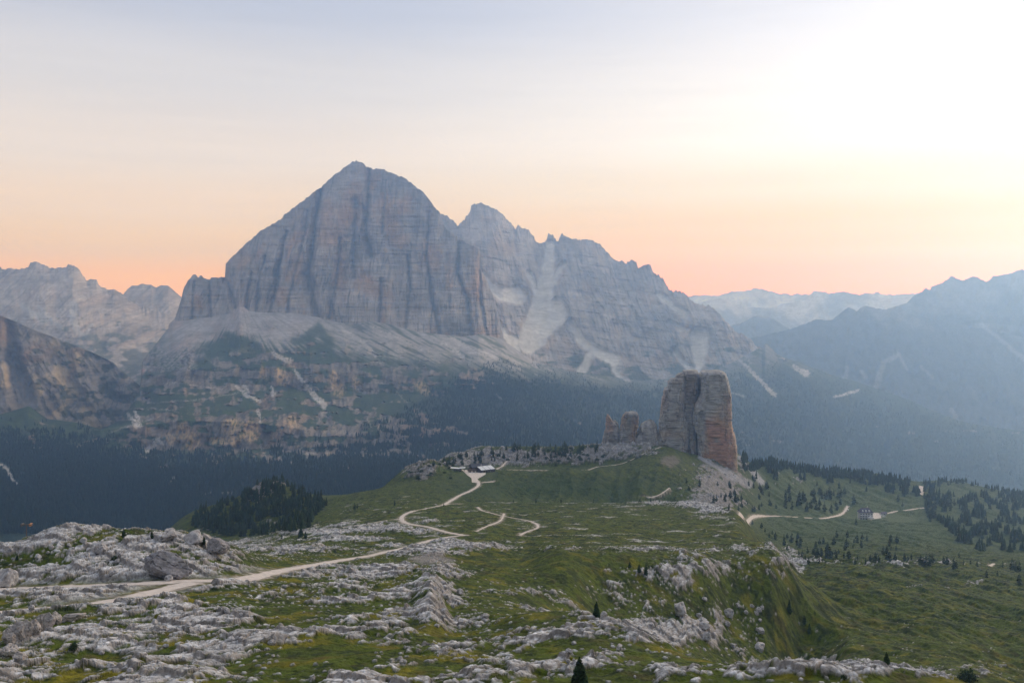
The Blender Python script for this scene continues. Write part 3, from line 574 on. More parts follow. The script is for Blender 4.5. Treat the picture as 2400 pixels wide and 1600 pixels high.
def back(y, d, drops=((40, 250), (200, 900), (420, 1800))):
    return [(y + a * 4500 / d, d + b) for a, b in drops]

# crest and foot lines (picture points)
CREST1 = [(395,760),(411,744),(422,710),(430,676),(440,659),(449,647),(457,643),(464,650),(473,646),(480,654),(490,654),(507,649),(527,651),(529,617),(548,598),(568,578),(612,541),(660,513),(665,505),(690,486),(704,474),(718,464),
    (752,439),(782,411),(806,393),(826,379),(835,376),(847,381),(859,390),(876,396),(884,394),(905,400),(929,410),(946,416),(963,428),(976,440),(990,449),(1007,469),(1020,486),(1031,500),(1041,530),(1058,545),(1078,558),(1095,570),(1112,577),(1121,580),(1126,600),(1129,635),(1137,650),(1146,672),(1156,695),(1163,716),(1170,745),(1180,790),(1186,800)]
FOOT1 = [(395,764),(408,756),(440,753),(510,744),(551,735),(561,714),(585,732),(612,735),(690,737),(745,746),(772,754),(826,763),(874,755),(925,766),(976,780),(1031,786),(1078,792),(1129,786),(1180,798),(1186,802)]
CREST2 = [(1000,505),(1036,502),(1044,504),(1058,513),(1073,528),(1085,517),(1102,496),(1104,485),(1110,478),(1124,474),(1136,479),(1150,488),(1170,495),(1180,505),(1194,519),(1201,527),(1209,535),(1214,530),(1221,531),(1228,537),(1238,536),(1243,544),(1245,551),(1252,554),(1253,564),(1262,569),(1270,571),
    (1282,559),(1285,548),(1296,548),(1301,557),(1305,568),(1308.5,568),(1311,555),(1316,548),(1323,554),(1340,558),(1354,561),(1371,561),(1391,564),(1401,569),(1413,581),(1425,593),(1434,603),(1437,610),(1452,610),(1464,615),(1469,615),(1480,610),(1491,613),(1495,627),(1507,621),(1524,618),(1527,630),(1531,641),(1544,644),(1558,658),(1566,671),(1571,682),
    (1592,681),(1605,688),(1619,704),(1629,711),(1646,715),(1660,714),(1677,726),(1694,743),(1714,766),(1728,780),(1738,780),(1755,792),(1775,812),(1800,822),(1840,840)]
FOOT2 = [(1000,800),(1180,800),(1250,850),(1330,872),(1400,880),(1500,895),(1640,885),(1720,850),(1780,818),(1840,842)]
SHOULDER = [(1740,812),(1775,813),(1779,815),(1785,804),(1797,804),(1811,818),(1818,829),(1838,838),(1872,848),(1906,862),(1940,875),(1974,886),(2008,894),(2042,906),(2076,918),(2110,929),(2144,943),(2178,959),(2212,972),(2240,983),(2280,993),(2314,998),(2348,1003),(2400,1010),(2700,1040)]
CREST0 = [(-300,690),(-120,715),(0,739),(20,747),(44,757),(68,768),(102,781),(153,800),(204,820),(238,836),(265,849),(282,866),(300,880),(330,905)]
FOOT0 = [(-300,1010),(0,975),(68,955),(110,985),(187,995),(238,1010),(280,990),(310,950),(330,915)]
CREST3 = [(-400,650),(-200,640),(0,627),(14,631),(25,628),(44,630),(65,626),(71,616),(85,614),(102,621),(119,628),(146,629),(160,621),(170,621),(184,630),(196,645),(204,657),(218,653),(226,656),(231,667),(248,677),(269,679),(289,689),(299,700),(320,715),(400,740),(470,760)]
CREST3B = [(230,720),(289,689),(299,677),(309,669),(323,669),(333,664),(343,667),(354,667),(366,674),(377,668),(394,669),(408,681),(425,696),(445,715),(480,740)]
CREST4 = [(1600,860),(1719,800),(1790,785),(1853,770),(1872,763),(1899,755),(1913,748),(1940,752),(1954,746),(1971,734),(1981,724),(1991,721),(2008,729),(2018,721),(2032,717),(2046,721),(2059,723),(2076,726),(2090,722),(2103,717),(2130,735),(2160,742),(2200,750),(2300,770),(2400,790),(2800,820)]
CREST4B = [(1980,760),(2040,735),(2103,717),(2120,712),(2141,695),(2158,683),(2171,675),(2180,678),(2182,671),(2192,668),(2209,663),(2226,649),(2236,648),(2246,654),(2256,656),(2267,652),(2285,647),(2297,653),(2311,660),(2318,656),(2328,647),(2362,642),(2382,634),(2400,632),(2500,620),(2650,640),(2800,625)]
CREST4C = [(1600,800),(1680,775),(1719,761),(1733,758),(1750,751),(1767,741),(1785,739),(1801,743),(1818,750),(1838,763),(1853,770),(1900,800),(2000,840)]
CREST5 = [(1500,745),(1634,709),(1661,705),(1678,700),(1702,701),(1719,710),(1746,719),(1790,721),(1818,718),(1845,710),(1872,705),(1891,702),(1896,690),(1907,683),(1926,683),(1943,687),(1974,682),(2008,689),(2018,690),(2027,685),(2046,689),(2052,683),(2069,689),(2090,692),(2120,688),(2141,689),(2250,700),(2400,690)]
CREST6 = [(1450,715),(1560,700),(1631,692),(1685,692),(1705,686),(1729,681),(1743,683),(1767,675),(1784,677),(1804,682),(1831,689),(1852,690),(1882,689),(1960,694),(2100,690),(2300,680)]

GREY = C3(.40, .345, .305)
def cliff_color(x, y, d, Xw, Zw, seed, ochre=1.0, light=1.0, streak=True):
    a = fbm2(Xw / 260, Zw / 260, 4, seed); b = fbm2(Xw / 45, Zw / 260, 4, seed + 1); c = fbm2(Xw / 900 + .3 * a, Zw / 16, 3, seed + 2)
    col = np.broadcast_to(GREY * light, x.shape + (3,)).astype(np.float32) * (1 + .58 * a + .24 * c + .40 * b)[..., None]
    pw = fbm2(Xw / 120, Zw / 230, 4, seed + 3)
    col = mixv(col, C3(.46, .26, .13) * light, sst(.08, .38, pw) * .75 * ochre)
    col = mixv(col, C3(.47, .32, .18) * light, sst(.22, .45, fbm2(Xw / 40, Zw / 70, 3, seed + 5)) * .5 * ochre)
    for lx, lz, sd_, am in ((34, 420, 6, .6), (15, 150, 7, .30)):
        cr = np.abs(perlin2(Xw / lx + .6 * a, Zw / lz + .3 * b, seed + sd_)); col = mixv(col, C3(.06, .06, .07) * light, sst(.13, .0, cr) * sst(-.15, .25, fbm2(Xw / 130, Zw / 130, 2, seed + sd_ + 20)) * am)
    col = mixv(col, C3(.42, .40, .385) * light, sst(.1, .4, fbm2(Xw / 55 + .3 * c, Zw / 9, 3, seed + 9)) * .45)
    col = mixv(col, C3(.075, .075, .085) * light, sst(.12, .5, fbm2(Xw / 20, Zw / 190, 3, seed + 4)) * .45)
    return col

# --- the great domed face
GULLIES = [([(752,442),(735,558),(721,646),(745,741)], 13, 100), ([(866,400),(861,480),(857,544),(870,600)], 10, 70), ([(832,505),(829,600),(828,650)], 8, 40), ([(670,544),(655,620),(646,680),(632,735)], 11, 70),
           ([(720,496),(712,560),(690,640),(672,735)], 6, 30), ([(590,640),(580,690),(576,726)], 6, 35), ([(905,424),(900,500),(895,545)], 6, 30), ([(1005,500),(1000,600),(1012,690),(1030,780)], 8, 40), ([(1078,570),(1072,640),(1095,700),(1105,785)], 8, 45),
           ([(893,655),(893,700),(890,755)], 7, 35), ([(1126,600),(1124,680),(1140,790)], 6, 40), ([(796,560),(790,640),(772,745)], 7, 40), ([(955,600),(962,680),(950,765)], 7, 30), ([(528,655),(545,690),(552,720)], 8, 45), ([(620,600),(606,670),(600,730)], 6, 30), ([(455,660),(452,700),(450,748)], 5, 25), ([(490,660),(492,745)], 5, 25)]
def detail1(x, y, d, seg):
    on = np.clip(1 - np.abs(seg - .5) * 2, 0, 1) ** .35 * (seg < 1.001)
    Xw = (x - CX) / F * 4800; Zw = (HY - y) / F * 4800
    r = 95 * (ridge2(Xw / 330, Zw / 1500, 4, 100, .55) - .55) + 38 * (ridge2(Xw / 70 + .3 * Zw / 300, Zw / 420, 4, 101) - .5) + 16 * (ridge2(Xw / 24, Zw / 120, 3, 111) - .5) + 40 * fbm2(Xw / 180, Zw / 180, 5, 102)
    led = (Zw + 14 * fbm2(Xw / 260, Zw / 200, 3, 104)) / 46; fr = led - np.floor(led)
    r += (fr ** 3) * -16 * np.clip(.1 + 1.6 * fbm2(Xw / 160, Zw / 60, 3, 105), 0, 1) + 10 * fbm2(Xw / 300, Zw / 12, 3, 106)
    wob = 5 * fbm2(x / 40, y / 25, 3, 107)
    for pts, w, dep in GULLIES: r = r - dep * stroke(x + wob, y, pts, w * .5, w * 1.2, w * .9)
    r += 60 * stroke(x + wob, y, [(770,480),(765,600),(762,700),(765,745)], 20, 60, 20) + 55 * stroke(x + wob, y, [(700,520),(690,600),(660,735)], 10, 40, 16) - 30 * stroke(x + wob, y, [(830,470),(840,490)], 14, 14, 6)
    return d - r * on
def color1(x, y, d, seg, Xw, Zw):
    c = cliff_color(x, y, d, Xw, Zw, 200, .82)
    w = 6 * fbm2(x / 30, y / 40, 3, 210)
    for pts, a, b in [([(835,440),(815,500)],26,50), ([(820,500),(790,560)],30,30), ([(770,480),(762,560)],20,34), ([(900,470),(930,560),(940,565)],26,30), ([(1020,590),(1015,620)],22,22), ([(1116,590),(1118,700)],14,12),
                      ([(800,600),(792,660)],20,20), ([(700,600),(690,650)],14,22), ([(660,690),(662,700)],30,26), ([(850,660),(880,680)],36,30), ([(575,600),(560,620)],20,20), ([(462,705),(466,715)],22,18)]:
        c = mixv(c, C3(.46, .27, .14), stroke(x + w, y + w, pts, a, b, 14) * .55)
    for pts in ([(408,748),(470,739),(545,735)], [(655,722),(740,724)], [(760,738),(850,742)], [(880,575),(960,590)], [(885,615),(960,622)], [(850,706),(960,712)], [(975,640),(1030,655)]):
        c = mixv(c, C3(.30, .29, .30), stroke(x, y + w * .4, pts, 2.5, 2.5, 2) * .7)
    top = sst(60, 0, y - lerp1(CREST1, x[0])[None]) * (seg <= 1)
    c = mixv(c, C3(.22, .215, .22), top * .5)
    for pts, wd, dep in GULLIES: c = mixv(c, C3(.085, .085, .09), stroke(x + w, y, pts, wd * .3, wd * .8, 5) * .62)  # gully shade painted into the albedo, over the carved relief
    c = mixv(c, C3(.12, .12, .13), blob(x, y, 834, 478, 8, 18) * .8)
    return c
xs = np.concatenate([np.linspace(395, 1186, 1050)])
cr1 = lerp1(CREST1, xs) + 5.0 * fbm2(xs / 6, xs * 0 + 3.4, 4, 900) + 1.5 * fbm2(xs / 24, xs * 0, 2, 901); ft1 = lerp1(FOOT1, xs)
dc1 = np.interp(xs, [395, 530, 835, 1040, 1122, 1186], [4750, 4950, 5250, 5100, 5050, 5150]); df1 = np.interp(xs, [395, 560, 900, 1122, 1186], [4600, 4550, 4550, 4720, 5050])
ft1b = np.maximum(ft1, cr1 + 2)
loft('mountain', xs, [(ft1b + 14 * sst(395, 402, xs) * sst(1186, 1176, xs), df1 + 70), (cr1, dc1)] + back(cr1, dc1), [430, 12, 8, 6], 'huge pale domed rock mountain with a sheer banded face and dark gullies', MAT['cliff'], detail1, color1)

# --- the jagged ridge behind it
SCREE2 = [([(1290,575),(1285,640),(1275,690),(1262,740),(1250,790)], 16, 60), ([(1240,640),(1255,680),(1268,715)], 10, 16), ([(1320,620),(1300,650),(1282,690)], 10, 16), ([(1130,640),(1150,670),(1180,690),(1215,690)], 10, 40), ([(1300,730),(1260,775),(1240,800)], 60, 50), ([(1335,755),(1365,800),(1400,822),(1440,845)], 12, 26),
          ([(1389,815),(1375,850),(1365,870)], 12, 26), ([(1445,850),(1440,870),(1455,885),(1475,893)], 10, 8), ([(1500,770),(1480,720)], 4, 6), ([(1640,790),(1640,840),(1636,880)], 44, 6), ([(1580,820),(1600,850),(1632,880)], 10, 8), ([(1570,755),(1605,775)], 6, 10), ([(1545,690),(1580,720),(1610,740)], 10, 14), ([(1180,800),(1210,820)], 30, 20), ([(1168,760),(1185,790),(1205,800)], 10, 26)]
def detail2(x, y, d, seg):
    on = np.clip(1 - np.abs(seg - .5) * 2, 0, 1) ** .35 * (seg < 1.001)
    Xw = (x - CX) / F * 6200; Zw = (HY - y) / F * 6200
    r = 130 * (ridge2(Xw / 420 + Zw / 1400, Zw / 900, 5, 120, .55) - .55) + 45 * fbm2(Xw / 160, Zw / 160, 5, 121) + 30 * (ridge2((Xw + .4 * Zw) / 60, Zw / 150, 3, 128) - .5)
    led = (Zw + .16 * Xw + 22 * fbm2(Xw / 300, Zw / 220, 3, 122)) / 60; fr = led - np.floor(led)
    r += fr ** 2.5 * -26 * np.clip(.15 + 1.6 * fbm2(Xw / 160, Zw / 60, 3, 125), 0, 1) + 12 * fbm2(Xw / 300, (Zw + .16 * Xw) / 14, 3, 123)
    sc = 0
    for p, a, b in SCREE2: sc = np.maximum(sc, stroke(x, y, p, a, b, 8))
    return d - (r * (1 - .75 * sc) - 70 * sc) * on
def color2(x, y, d, seg, Xw, Zw):
    c = cliff_color(x, y, d, Xw + .15 * Zw, Zw + .16 * Xw, 240, .35, 1.0); w = 7 * fbm2(x / 22, y / 22, 4, 250); w2 = 7 * fbm2(x / 22, y / 22, 4, 255)
    c = mixv(c, C3(.40, .28, .19), (stroke(x + w, y + w2, [(1160,580),(1205,585)], 26, 20, 10) + stroke(x + w, y + w2, [(1130,512),(1150,515)], 14, 10, 8)) * .5)
    sc = 0
    for p, a, b in SCREE2: sc = np.maximum(sc, stroke(x + w, y + w2, p, a, b, 6))
    c = mixv(c, C3(.68, .64, .59), sc * .95)
    g = sst(.0, .3, fbm2(x / 60, y / 30, 4, 251) + np.interp(y, [780, 900], [-.45, .35])) * (1 - sc) * (seg <= 1)
    c = mixv(c, C3(.055, .075, .045), g * .85)
    return c
xs = np.linspace(1000, 1840, 1000)
cr2 = lerp1(CREST2, xs) + 7 * fbm2(xs / 6, xs * 0 + 3.4, 4, 902); ft2 = np.maximum(lerp1(FOOT2, xs), cr2 + 2)
dc2 = np.interp(xs, [1000, 1300, 1500, 1700, 1840], [6900, 6800, 6500, 6000, 5750]); df2 = np.interp(xs, [1000, 1180, 1300, 1500, 1840], [5600, 5300, 5450, 5550, 5600])
loft('mountain', xs, [(ft2 + 14 * sst(1840, 1790, xs), df2 + 70), (cr2, dc2)] + back(cr2, dc2), [380, 12, 8, 6], 'long jagged grey mountain ridge with scree chutes beside the domed peak', MAT['cliff'], detail2, color2)

# --- far peaks on the left
def mk_detail(dist, amp, seed, lam=420, ledge=.12):
    def f(x, y, d, seg):
        on = np.clip(1 - np.abs(seg - .5) * 2, 0, 1) ** .35 * (seg < 1.001); Xw = (x - CX) / F * dist; Zw = (HY - y) / F * dist
        led = (Zw - .05 * Xw + 25 * fbm2(Xw / 300, Zw / 220, 3, seed + 2)) / 70; fr = led - np.floor(led)
        return d - (amp * (ridge2(Xw / lam, Zw / (lam * 1.6), 5, seed, .55) - .55) + amp * .35 * fbm2(Xw / 150, Zw / 150, 4, seed + 1) - ledge * amp * fr ** 2 * np.clip(.1 + 1.6 * fbm2(Xw / 160, Zw / 60, 3, seed + 5), 0, 1)) * on
    return f
SCREE3 = [([(48,712),(75,735),(105,748)], 8, 18), ([(92,720),(120,748),(150,772)], 6, 8), ([(172,715),(170,745),(180,775),(197,790)], 18, 8), ([(215,762),(200,790)], 8, 6)]
def color3(x, y, d, seg, Xw, Zw):
    c = cliff_color(x, y, d, Xw, Zw, 270, .25, 1.05); w = 4 * fbm2(x / 20, y / 20, 3, 272)
    for p, a, b in SCREE3: c = mixv(c, C3(.46, .44, .43), stroke(x + w, y + w, p, a, b, 5) * .8)
    return mixv(c, C3(.07, .09, .06), sst(0, .3, fbm2(x / 50, y / 20, 3, 271) + np.interp(y, [720, 830], [-.5, .3])) * .7)
xs = np.linspace(230, 480, 230); c_ = lerp1(CREST3B, xs); d_ = np.full_like(xs, 7200)
loft('mountain', xs, [(np.full_like(xs, 880), d_ - 1500), (c_, d_)] + back(c_, d_), [150, 8, 6, 4], 'hazy twin topped peak between the left range and the domed mountain', MAT['cliff'], mk_detail(7200, 110, 300), color3)
xs = np.linspace(-400, 470, 480); c_ = lerp1(CREST3, xs) + 6 * fbm2(xs / 7, xs * 0 + .4, 4, 903); d_ = np.full_like(xs, 6500)
loft('mountain', xs, [(np.full_like(xs, 900), d_ - 1600), (c_, d_)] + back(c_, d_), [210, 8, 6, 4], 'hazy blue mountain range with scree chutes at the far left', MAT['cliff'], mk_detail(6500, 120, 310), color3)

# --- nearer cliffs on the left
def detail0(x, y, d, seg):
    on = np.clip(1 - np.abs(seg - .5) * 2, 0, 1) ** .35 * (seg < 1.001); Xw = (x - CX) / F * 3500; Zw = (HY - y) / F * 3500
    r = 75 * (ridge2((Xw + .5 * Zw) / 190, (Zw - .3 * Xw) / 420, 4, 320, .55) - .55) + 30 * fbm2(Xw / 60, Zw / 70, 4, 321)
    return d - (r - 60 * stroke(x, y, [(22,755),(32,850),(55,930)], 8, 50, 16)) * on
def color0(x, y, d, seg, Xw, Zw):
    c = cliff_color(x, y, d, Xw, Zw, 330, .9, .6); w = 6 * fbm2(x / 18, y / 18, 4, 336); w2 = 6 * fbm2(x / 18, y / 18, 4, 339)
    for p, a, b in [([(10,860),(12,900)],16,20), ([(130,805),(142,825)],16,22), ([(180,830),(182,845)],10,14), ([(85,890),(90,920)],20,18), ([(140,870),(160,915),(165,925)],30,28), ([(150,955),(135,970)],16,14), ([(205,970),(220,1000)],36,34), ([(115,880),(118,885)],14,12)]:
        c = mixv(c, C3(.47, .36, .23), stroke(x + w, y + w2, p, a, b, 7) * .8)
    g = sst(.08, .3, fbm2(x / 34, y / 20, 4, 331) + np.interp(x, [0, 180, 330], [-.25, .05, .25]))
    c = mixv(c, C3(.045, .06, .035), g * .8)
    return mixv(c, C3(.10, .10, .105), stroke(x + w, y, [(25,760),(38,850),(60,940)], 10, 40, 14) * .6)  # shade of the carved gully also put into the rock colour
xs = np.linspace(-300, 330, 430); c_ = lerp1(CREST0, xs); f_ = np.maximum(lerp1(FOOT0, xs), c_ + 3)
loft('mountain', xs, [(f_ + 10, np.interp(xs, [-300, 0, 330], [3190, 3380, 3790])), (c_, np.interp(xs, [-300, 0, 330], [3500, 3650, 3850]))] + back(c_, np.interp(xs, [-300, 0, 330], [3500, 3650, 3850])), [230, 8, 6, 4],
     'dark cliff buttress with ochre scars at the left edge', MAT['cliff'], detail0, color0)

# --- the great wooded apron below the cliffs
ys_top = lambda x: np.where(x < 330, lerp1(FOOT0, x) - 4, np.where(x < 400, np.interp(x, [330, 400], [850, 762]), np.where(x < 1186, lerp1(FOOT1, x) - 3, np.where(x < 1790, lerp1(FOOT2, x) - 3, lerp1(SHOULDER, x)))))
xs = np.concatenate([np.linspace(-350, 2700, 1500)])
A = lambda *p: np.interp(xs, [q[0] for q in p], [q[1] for q in p])
yt = ys_top(xs)
for _ in range(2): yt[1:-1] = (yt[:-2] + 2 * yt[1:-1] + yt[2:]) / 4
yt = np.where((xs > 1186) & (xs < 1300), np.maximum(yt, 800), yt)
dt0 = A((-350,3150),(0,3320),(300,3750),(400,4600),(560,4560),(1122,4730),(1186,5060),(1300,5450),(1500,5550),(1780,5600),(2000,6200),(2400,6300),(2700,6300))
dt = dt0 - 40 * sst(380, 440, xs) * sst(1800, 1740, xs)
nodes = [(A((-350,1330),(800,1320),(1600,1330),(2700,1420)), A((-350,1500),(800,1500),(1700,2400),(2400,3700),(2700,3900))),
         (A((-350,1150),(0,1130),(600,1120),(1200,1080),(1700,1110),(2000,1130),(2400,1170),(2700,1190)), A((-350,2200),(600,2400),(1200,2500),(1700,3200),(2000,4400),(2400,4900),(2700,5000))),
         (A((-350,1035),(150,1030),(350,1052),(520,1050),(800,1060),(1200,1030),(1700,1060),(2000,1060),(2400,1110),(2700,1130)), A((-350,2800),(350,3000),(800,3000),(1200,2900),(1700,3600),(2000,4900),(2400,5300),(2700,5400))),
         (A((-350,1020),(150,1015),(330,1000),(420,985),(600,990),(800,1020),(1000,1000),(1200,1005),(1700,1030),(2000,1030),(2400,1090),(2700,1110)), A((-350,2900),(350,3080),(800,3100),(1200,3050),(1700,3800),(2000,5100),(2400,5500),(2700,5600))),
         (A((-350,1012),(150,1005),(300,945),(420,890),(640,905),(800,915),(1000,925),(1200,930),(1700,960),(1900,930),(2000,960),(2400,1055),(2700,1080)), A((-350,3000),(150,3150),(350,3650),(800,3750),(1200,3750),(1700,4500),(2000,5600),(2400,5900),(2700,5900))),
         (A((-350,1008),(150,1000),(300,915),(420,862),(640,862),(800,872),(1000,888),(1200,890),(1700,930),(1900,900),(2000,930),(2400,1040),(2700,1068)), A((-350,3050),(150,3200),(350,3750),(800,3850),(1200,3900),(1700,4800),(2000,5900),(2400,6100),(2700,6100))),
         (yt, dt)]
nodes = [(np.maximum(a, yt + (6 - i) * 1.2), np.minimum(b, dt - (6 - i) * 8)) for i, (a, b) in enumerate(nodes)]
nodes += [(yt + 30, dt + 250), (yt + 160, dt + 900), (yt + 300, dt + 1800)]
WHITE = [([(690,868),(715,900),(735,925),(760,950)], 7, 19, 4), ([(640,828),(660,840),(680,845)], 8, 15, 4), ([(555,905),(575,925),(610,940)], 7, 9, 3), ([(573,905),(580,925)], 12, 14, 3), ([(636,905),(640,925)], 6, 12, 3), ([(775,1120),(800,1145)], 4, 2, 3),
         ([(0,1090),(16,1100),(24,1115),(40,1140)], 10, 6, 4), ([(310,980),(330,1000),(318,965)], 8, 6, 3), ([(300,970),(322,998)], 8, 14, 3), ([(255,1015),(310,995),(380,975)], 4, 3, 3), ([(345,955),(400,962),(425,968)], 3, 3, 2), ([(390,960),(385,985)], 5, 4, 3), ([(400,895),(520,912)], 3, 3, 2), ([(345,945),(480,936),(560,920)], 2.5, 2.5, 2),
         ([(605,960),(612,990)], 8, 5, 4), ([(880,895),(900,900)], 6, 4, 2), ([(930,920),(955,945)], 3, 2, 3), ([(800,770),(850,800),(880,835)], 10, 6, 5), ([(1060,795),(1100,818),(1160,840)], 14, 14, 6), ([(870,765),(930,790),(990,820)], 8, 4, 5), ([(1010,790),(1060,815),(1085,835)], 10, 10, 5),
         ([(1120,795),(1180,830),(1240,860)], 6, 6, 5), ([(1180,815),(1250,848)], 5, 5, 5), ([(1690,800),(1735,845),(1790,900),(1815,925)], 5, 10, 4), ([(1725,805),(1760,850)], 6, 5, 5), ([(1370,880),(1420,892)], 3, 3, 3), ([(1715,920),(1745,930)], 4, 3, 3), ([(1955,930),(1985,922),(2012,915)], 4, 8, 4), ([(1860,860),(1890,875)], 10, 16, 8),
         ([(470,1158),(540,1155)], 3, 5, 3), ([(400,1130),(410,1118)], 4, 3, 3), ([(380,1040),(370,1030),(345,1055)], 10, 14, 5), ([(860,980),(870,1000)], 4, 3, 3), ([(1270,860),(1295,872)], 4, 3, 3), ([(1440,850),(1450,880),(1475,893)], 10, 7, 4), ([(1165,925),(1175,935)], 3, 3, 2), ([(610,1040),(625,1075)], 5, 4, 4), ([(706,1050),(720,1075)], 7, 4, 4), ([(730,1050),(737,1065)], 5, 4, 4), ([(765,1052),(770,1070)], 5, 3, 4)]
OCHRE = [([(655,878),(668,890)], 26, 20), ([(620,870),(622,880)], 14, 12), ([(780,882),(795,915)], 20, 26), ([(835,895),(840,905)], 16, 14), ([(430,1010),(448,1035)], 34, 38), ([(540,1000),(590,1012)], 38, 40), ([(680,985),(690,995)], 20, 16), ([(500,1032),(560,1035)], 14, 12), ([(560,815),(590,818)], 8, 8), ([(985,905),(1000,915)], 18, 14), ([(400,1018),(405,1030)], 16, 16)]
def bandsS(x, y):
    prof = np.interp(y, [800, 840, 880, 905, 940, 965, 1000, 1040, 1070, 1110], [-.30, -.02, .22, .12, -.16, -.10, .20, .16, -.16, -.6])
    return sst(-.04, .13, fbm2(x / 60, y / 17, 4, 391) + .4 * fbm2(x / 13, y / 30, 3, 392) + prof + np.interp(x, [260, 330, 800, 1000, 1250], [-.5, .03, .0, -.14, -.6]))
def detailS(x, y, d, seg):
    on = sst(0, .3, seg) * sst(6.0, 5.6, seg); Xw = (x - CX) / F * 3800; Zw = (HY - y) / F * 3800
    band = sst(1.9, 2.1, seg) * sst(3.15, 2.9, seg) + sst(3.9, 4.1, seg) * sst(5.2, 4.95, seg)
    band = np.maximum(band * sst(1250, 1000, x) * .5, bandsS(x, y))
    r = 55 * fbm2(Xw / 420, Zw / 300, 4, 350) + (16 + 62 * band) * (ridge2(Xw / 95, Zw / 300, 4, 351) - .5) + 34 * band * fbm2(Xw / 60, Zw / 60, 3, 353) + 10 * fbm2(Xw / 40, Zw / 40, 3, 352)
    return d - r * on
def colorS(x, y, d, seg, Xw, Zw):
    wx = 8 * fbm2(x / 26, y / 26, 4, 360); wy = 8 * fbm2(x / 26, y / 26, 4, 361)
    n = fbm2(x / 38, y / 26, 5, 362); X2, Y2 = x + wx, y + wy
    c = np.broadcast_to(C3(.028, .050, .028), x.shape + (3,)).astype(np.float32)
    c = mixv(c, C3(.060, .082, .036), sst(.05, .35, n) * .8)
    c = mixv(c, C3(.10, .085, .065), sst(.15, .4, fbm2(x / 20, y / 12, 4, 365)) * np.interp(y, [820, 1060], [.6, .1]))
    fl = sst(-14, 40, y - np.interp(x[0], [-60, 0, 200, 330, 420, 600, 800, 950, 1080, 1160, 1300, 1450, 1640, 1760, 1850, 1950, 2100, 2400], [1020, 1000, 1016, 1046, 1058, 1062, 1040, 960, 880, 850, 872, 895, 893, 868, 850, 878, 932, 1012])[None] + 50 * n)
    c = mixv(c, C3(.013, .030, .024), fl * .9)
    # rock bands
    bw = bandsS(x, y); rk = cliff_color(x, y, d, Xw, Zw, 370, .6, .47)
    rk = rk * (1 - .55 * sst(.1, .5, fbm2(x / 7, y / 30, 3, 393)))[..., None]
    c = mixv(c, C3(.040, .068, .026), sst(0, .3, fbm2(x / 40, y / 14, 3, 394) + .12) * sst(1080, 1020, y) * sst(1000, 800, x) * .8)
    c = mixv(c, rk, bw * .94)
    for p, a, b in OCHRE: c = mixv(c, C3(.50, .35, .20), stroke(X2, Y2, p, a, b, 9) * .75 * sst(-.4, .2, fbm2(x / 5, y / 12, 3, 389)))
    # scree under the walls, fanning out from its heads
    low = lerp1([(-350,1000),(300,860),(330,855),(400,845),(470,815),(520,785),(560,790),(620,815),(690,812),(720,795),(760,800),(830,835),(950,850),(1050,850),(1150,870),(1250,880),(1400,890),(1600,900),(1800,860),(1850,845),(2700,1000)], x[0])[None]
    th = np.arctan2(y - 690, (x - 560)) ; fan = fbm2(th * 26, np.hypot(x - 560, y - 690) / 130, 3, 380)
    dia = fbm2((x * .52 - y * 1.0) / 9, (x + y * .5) / 90, 4, 381)
    stx = np.where(x < 720, fan, dia)
    sc = sst(12, -22, y - low + 46 * stx + 14 * n) * (seg <= 6.02) * sst(345, 420, x)
    scc = mixv(np.broadcast_to(C3(.43, .40, .39), x.shape + (3,)).astype(np.float32), C3(.45, .36, .33), sst(-.1, .4, fbm2(x / 45, y / 60, 3, 382)) * sst(760, 520, x))
    scc = scc * (.86 + .35 * fan[..., None] * (x < 720)[..., None] + .35 * dia[..., None] * (x >= 720)[..., None])
    c = mixv(c, scc, sc * np.where(x < 760, .95, np.where(x < 1260, .8, .45)))
    c = mixv(c, C3(.055, .075, .04), sst(-.02, .22, -stx + .15 * n) * sc * sst(740, 900, x) * .75)
    plat = sst(.1, .6, blob(x, y, 370, 840, 110, 34) + .35 * n); c = mixv(c, C3(.27, .26, .27) * 1.0, plat * .8 * sst(0, .25, fbm2(x / 8, y / 3, 3, 384) + .15)[...])
    for pts in ([(535,790),(560,795),(600,812),(520,815)], [(690,800),(720,790),(735,780)], [(745,765),(770,800),(775,830)], [(500,830),(470,850)]):
        c = mixv(c, C3(.035, .06, .03), stroke(X2, Y2, pts, 16, 18, 8) * .85)
    fr2 = fbm2(x / 5, y / 7, 3, 388); fr3 = fbm2(x / 3.5, y / 5, 3, 390)
    for p, a, b, s in WHITE: c = mixv(c, C3(.46, .43, .41), stroke(x + wx * .5 + 7 * fr2, y + wy * .35 + 5 * fr3, p, a * .75, b * .85, s * .6) * sst(-.34, .05, fr3 + (.18 if max(a, b) > 7 else 0)) * (.8 if max(a, b) > 7 else .42))
    c = mixv(c, C3(.42, .22, .18), stroke(x, y + wy * .3, [(300,866),(335,868)], 6, 6, 4) * .7)
    up = sst(1280, 1420, x) * sst(1900, 1700, x) * sst(950, 860, y + 30 * n); c = mixv(c, C3(.20, .20, .205), up * .55 * sst(-.2, .2, dia))
    return c
SG = loft('mountain_slope', xs, nodes, [70, 90, 40, 90, 50, 110, 6, 5, 4], 'broad wooded mountain slope with rock bands and scree below the cliffs', MAT['slope'], detailS, colorS, crest=False)

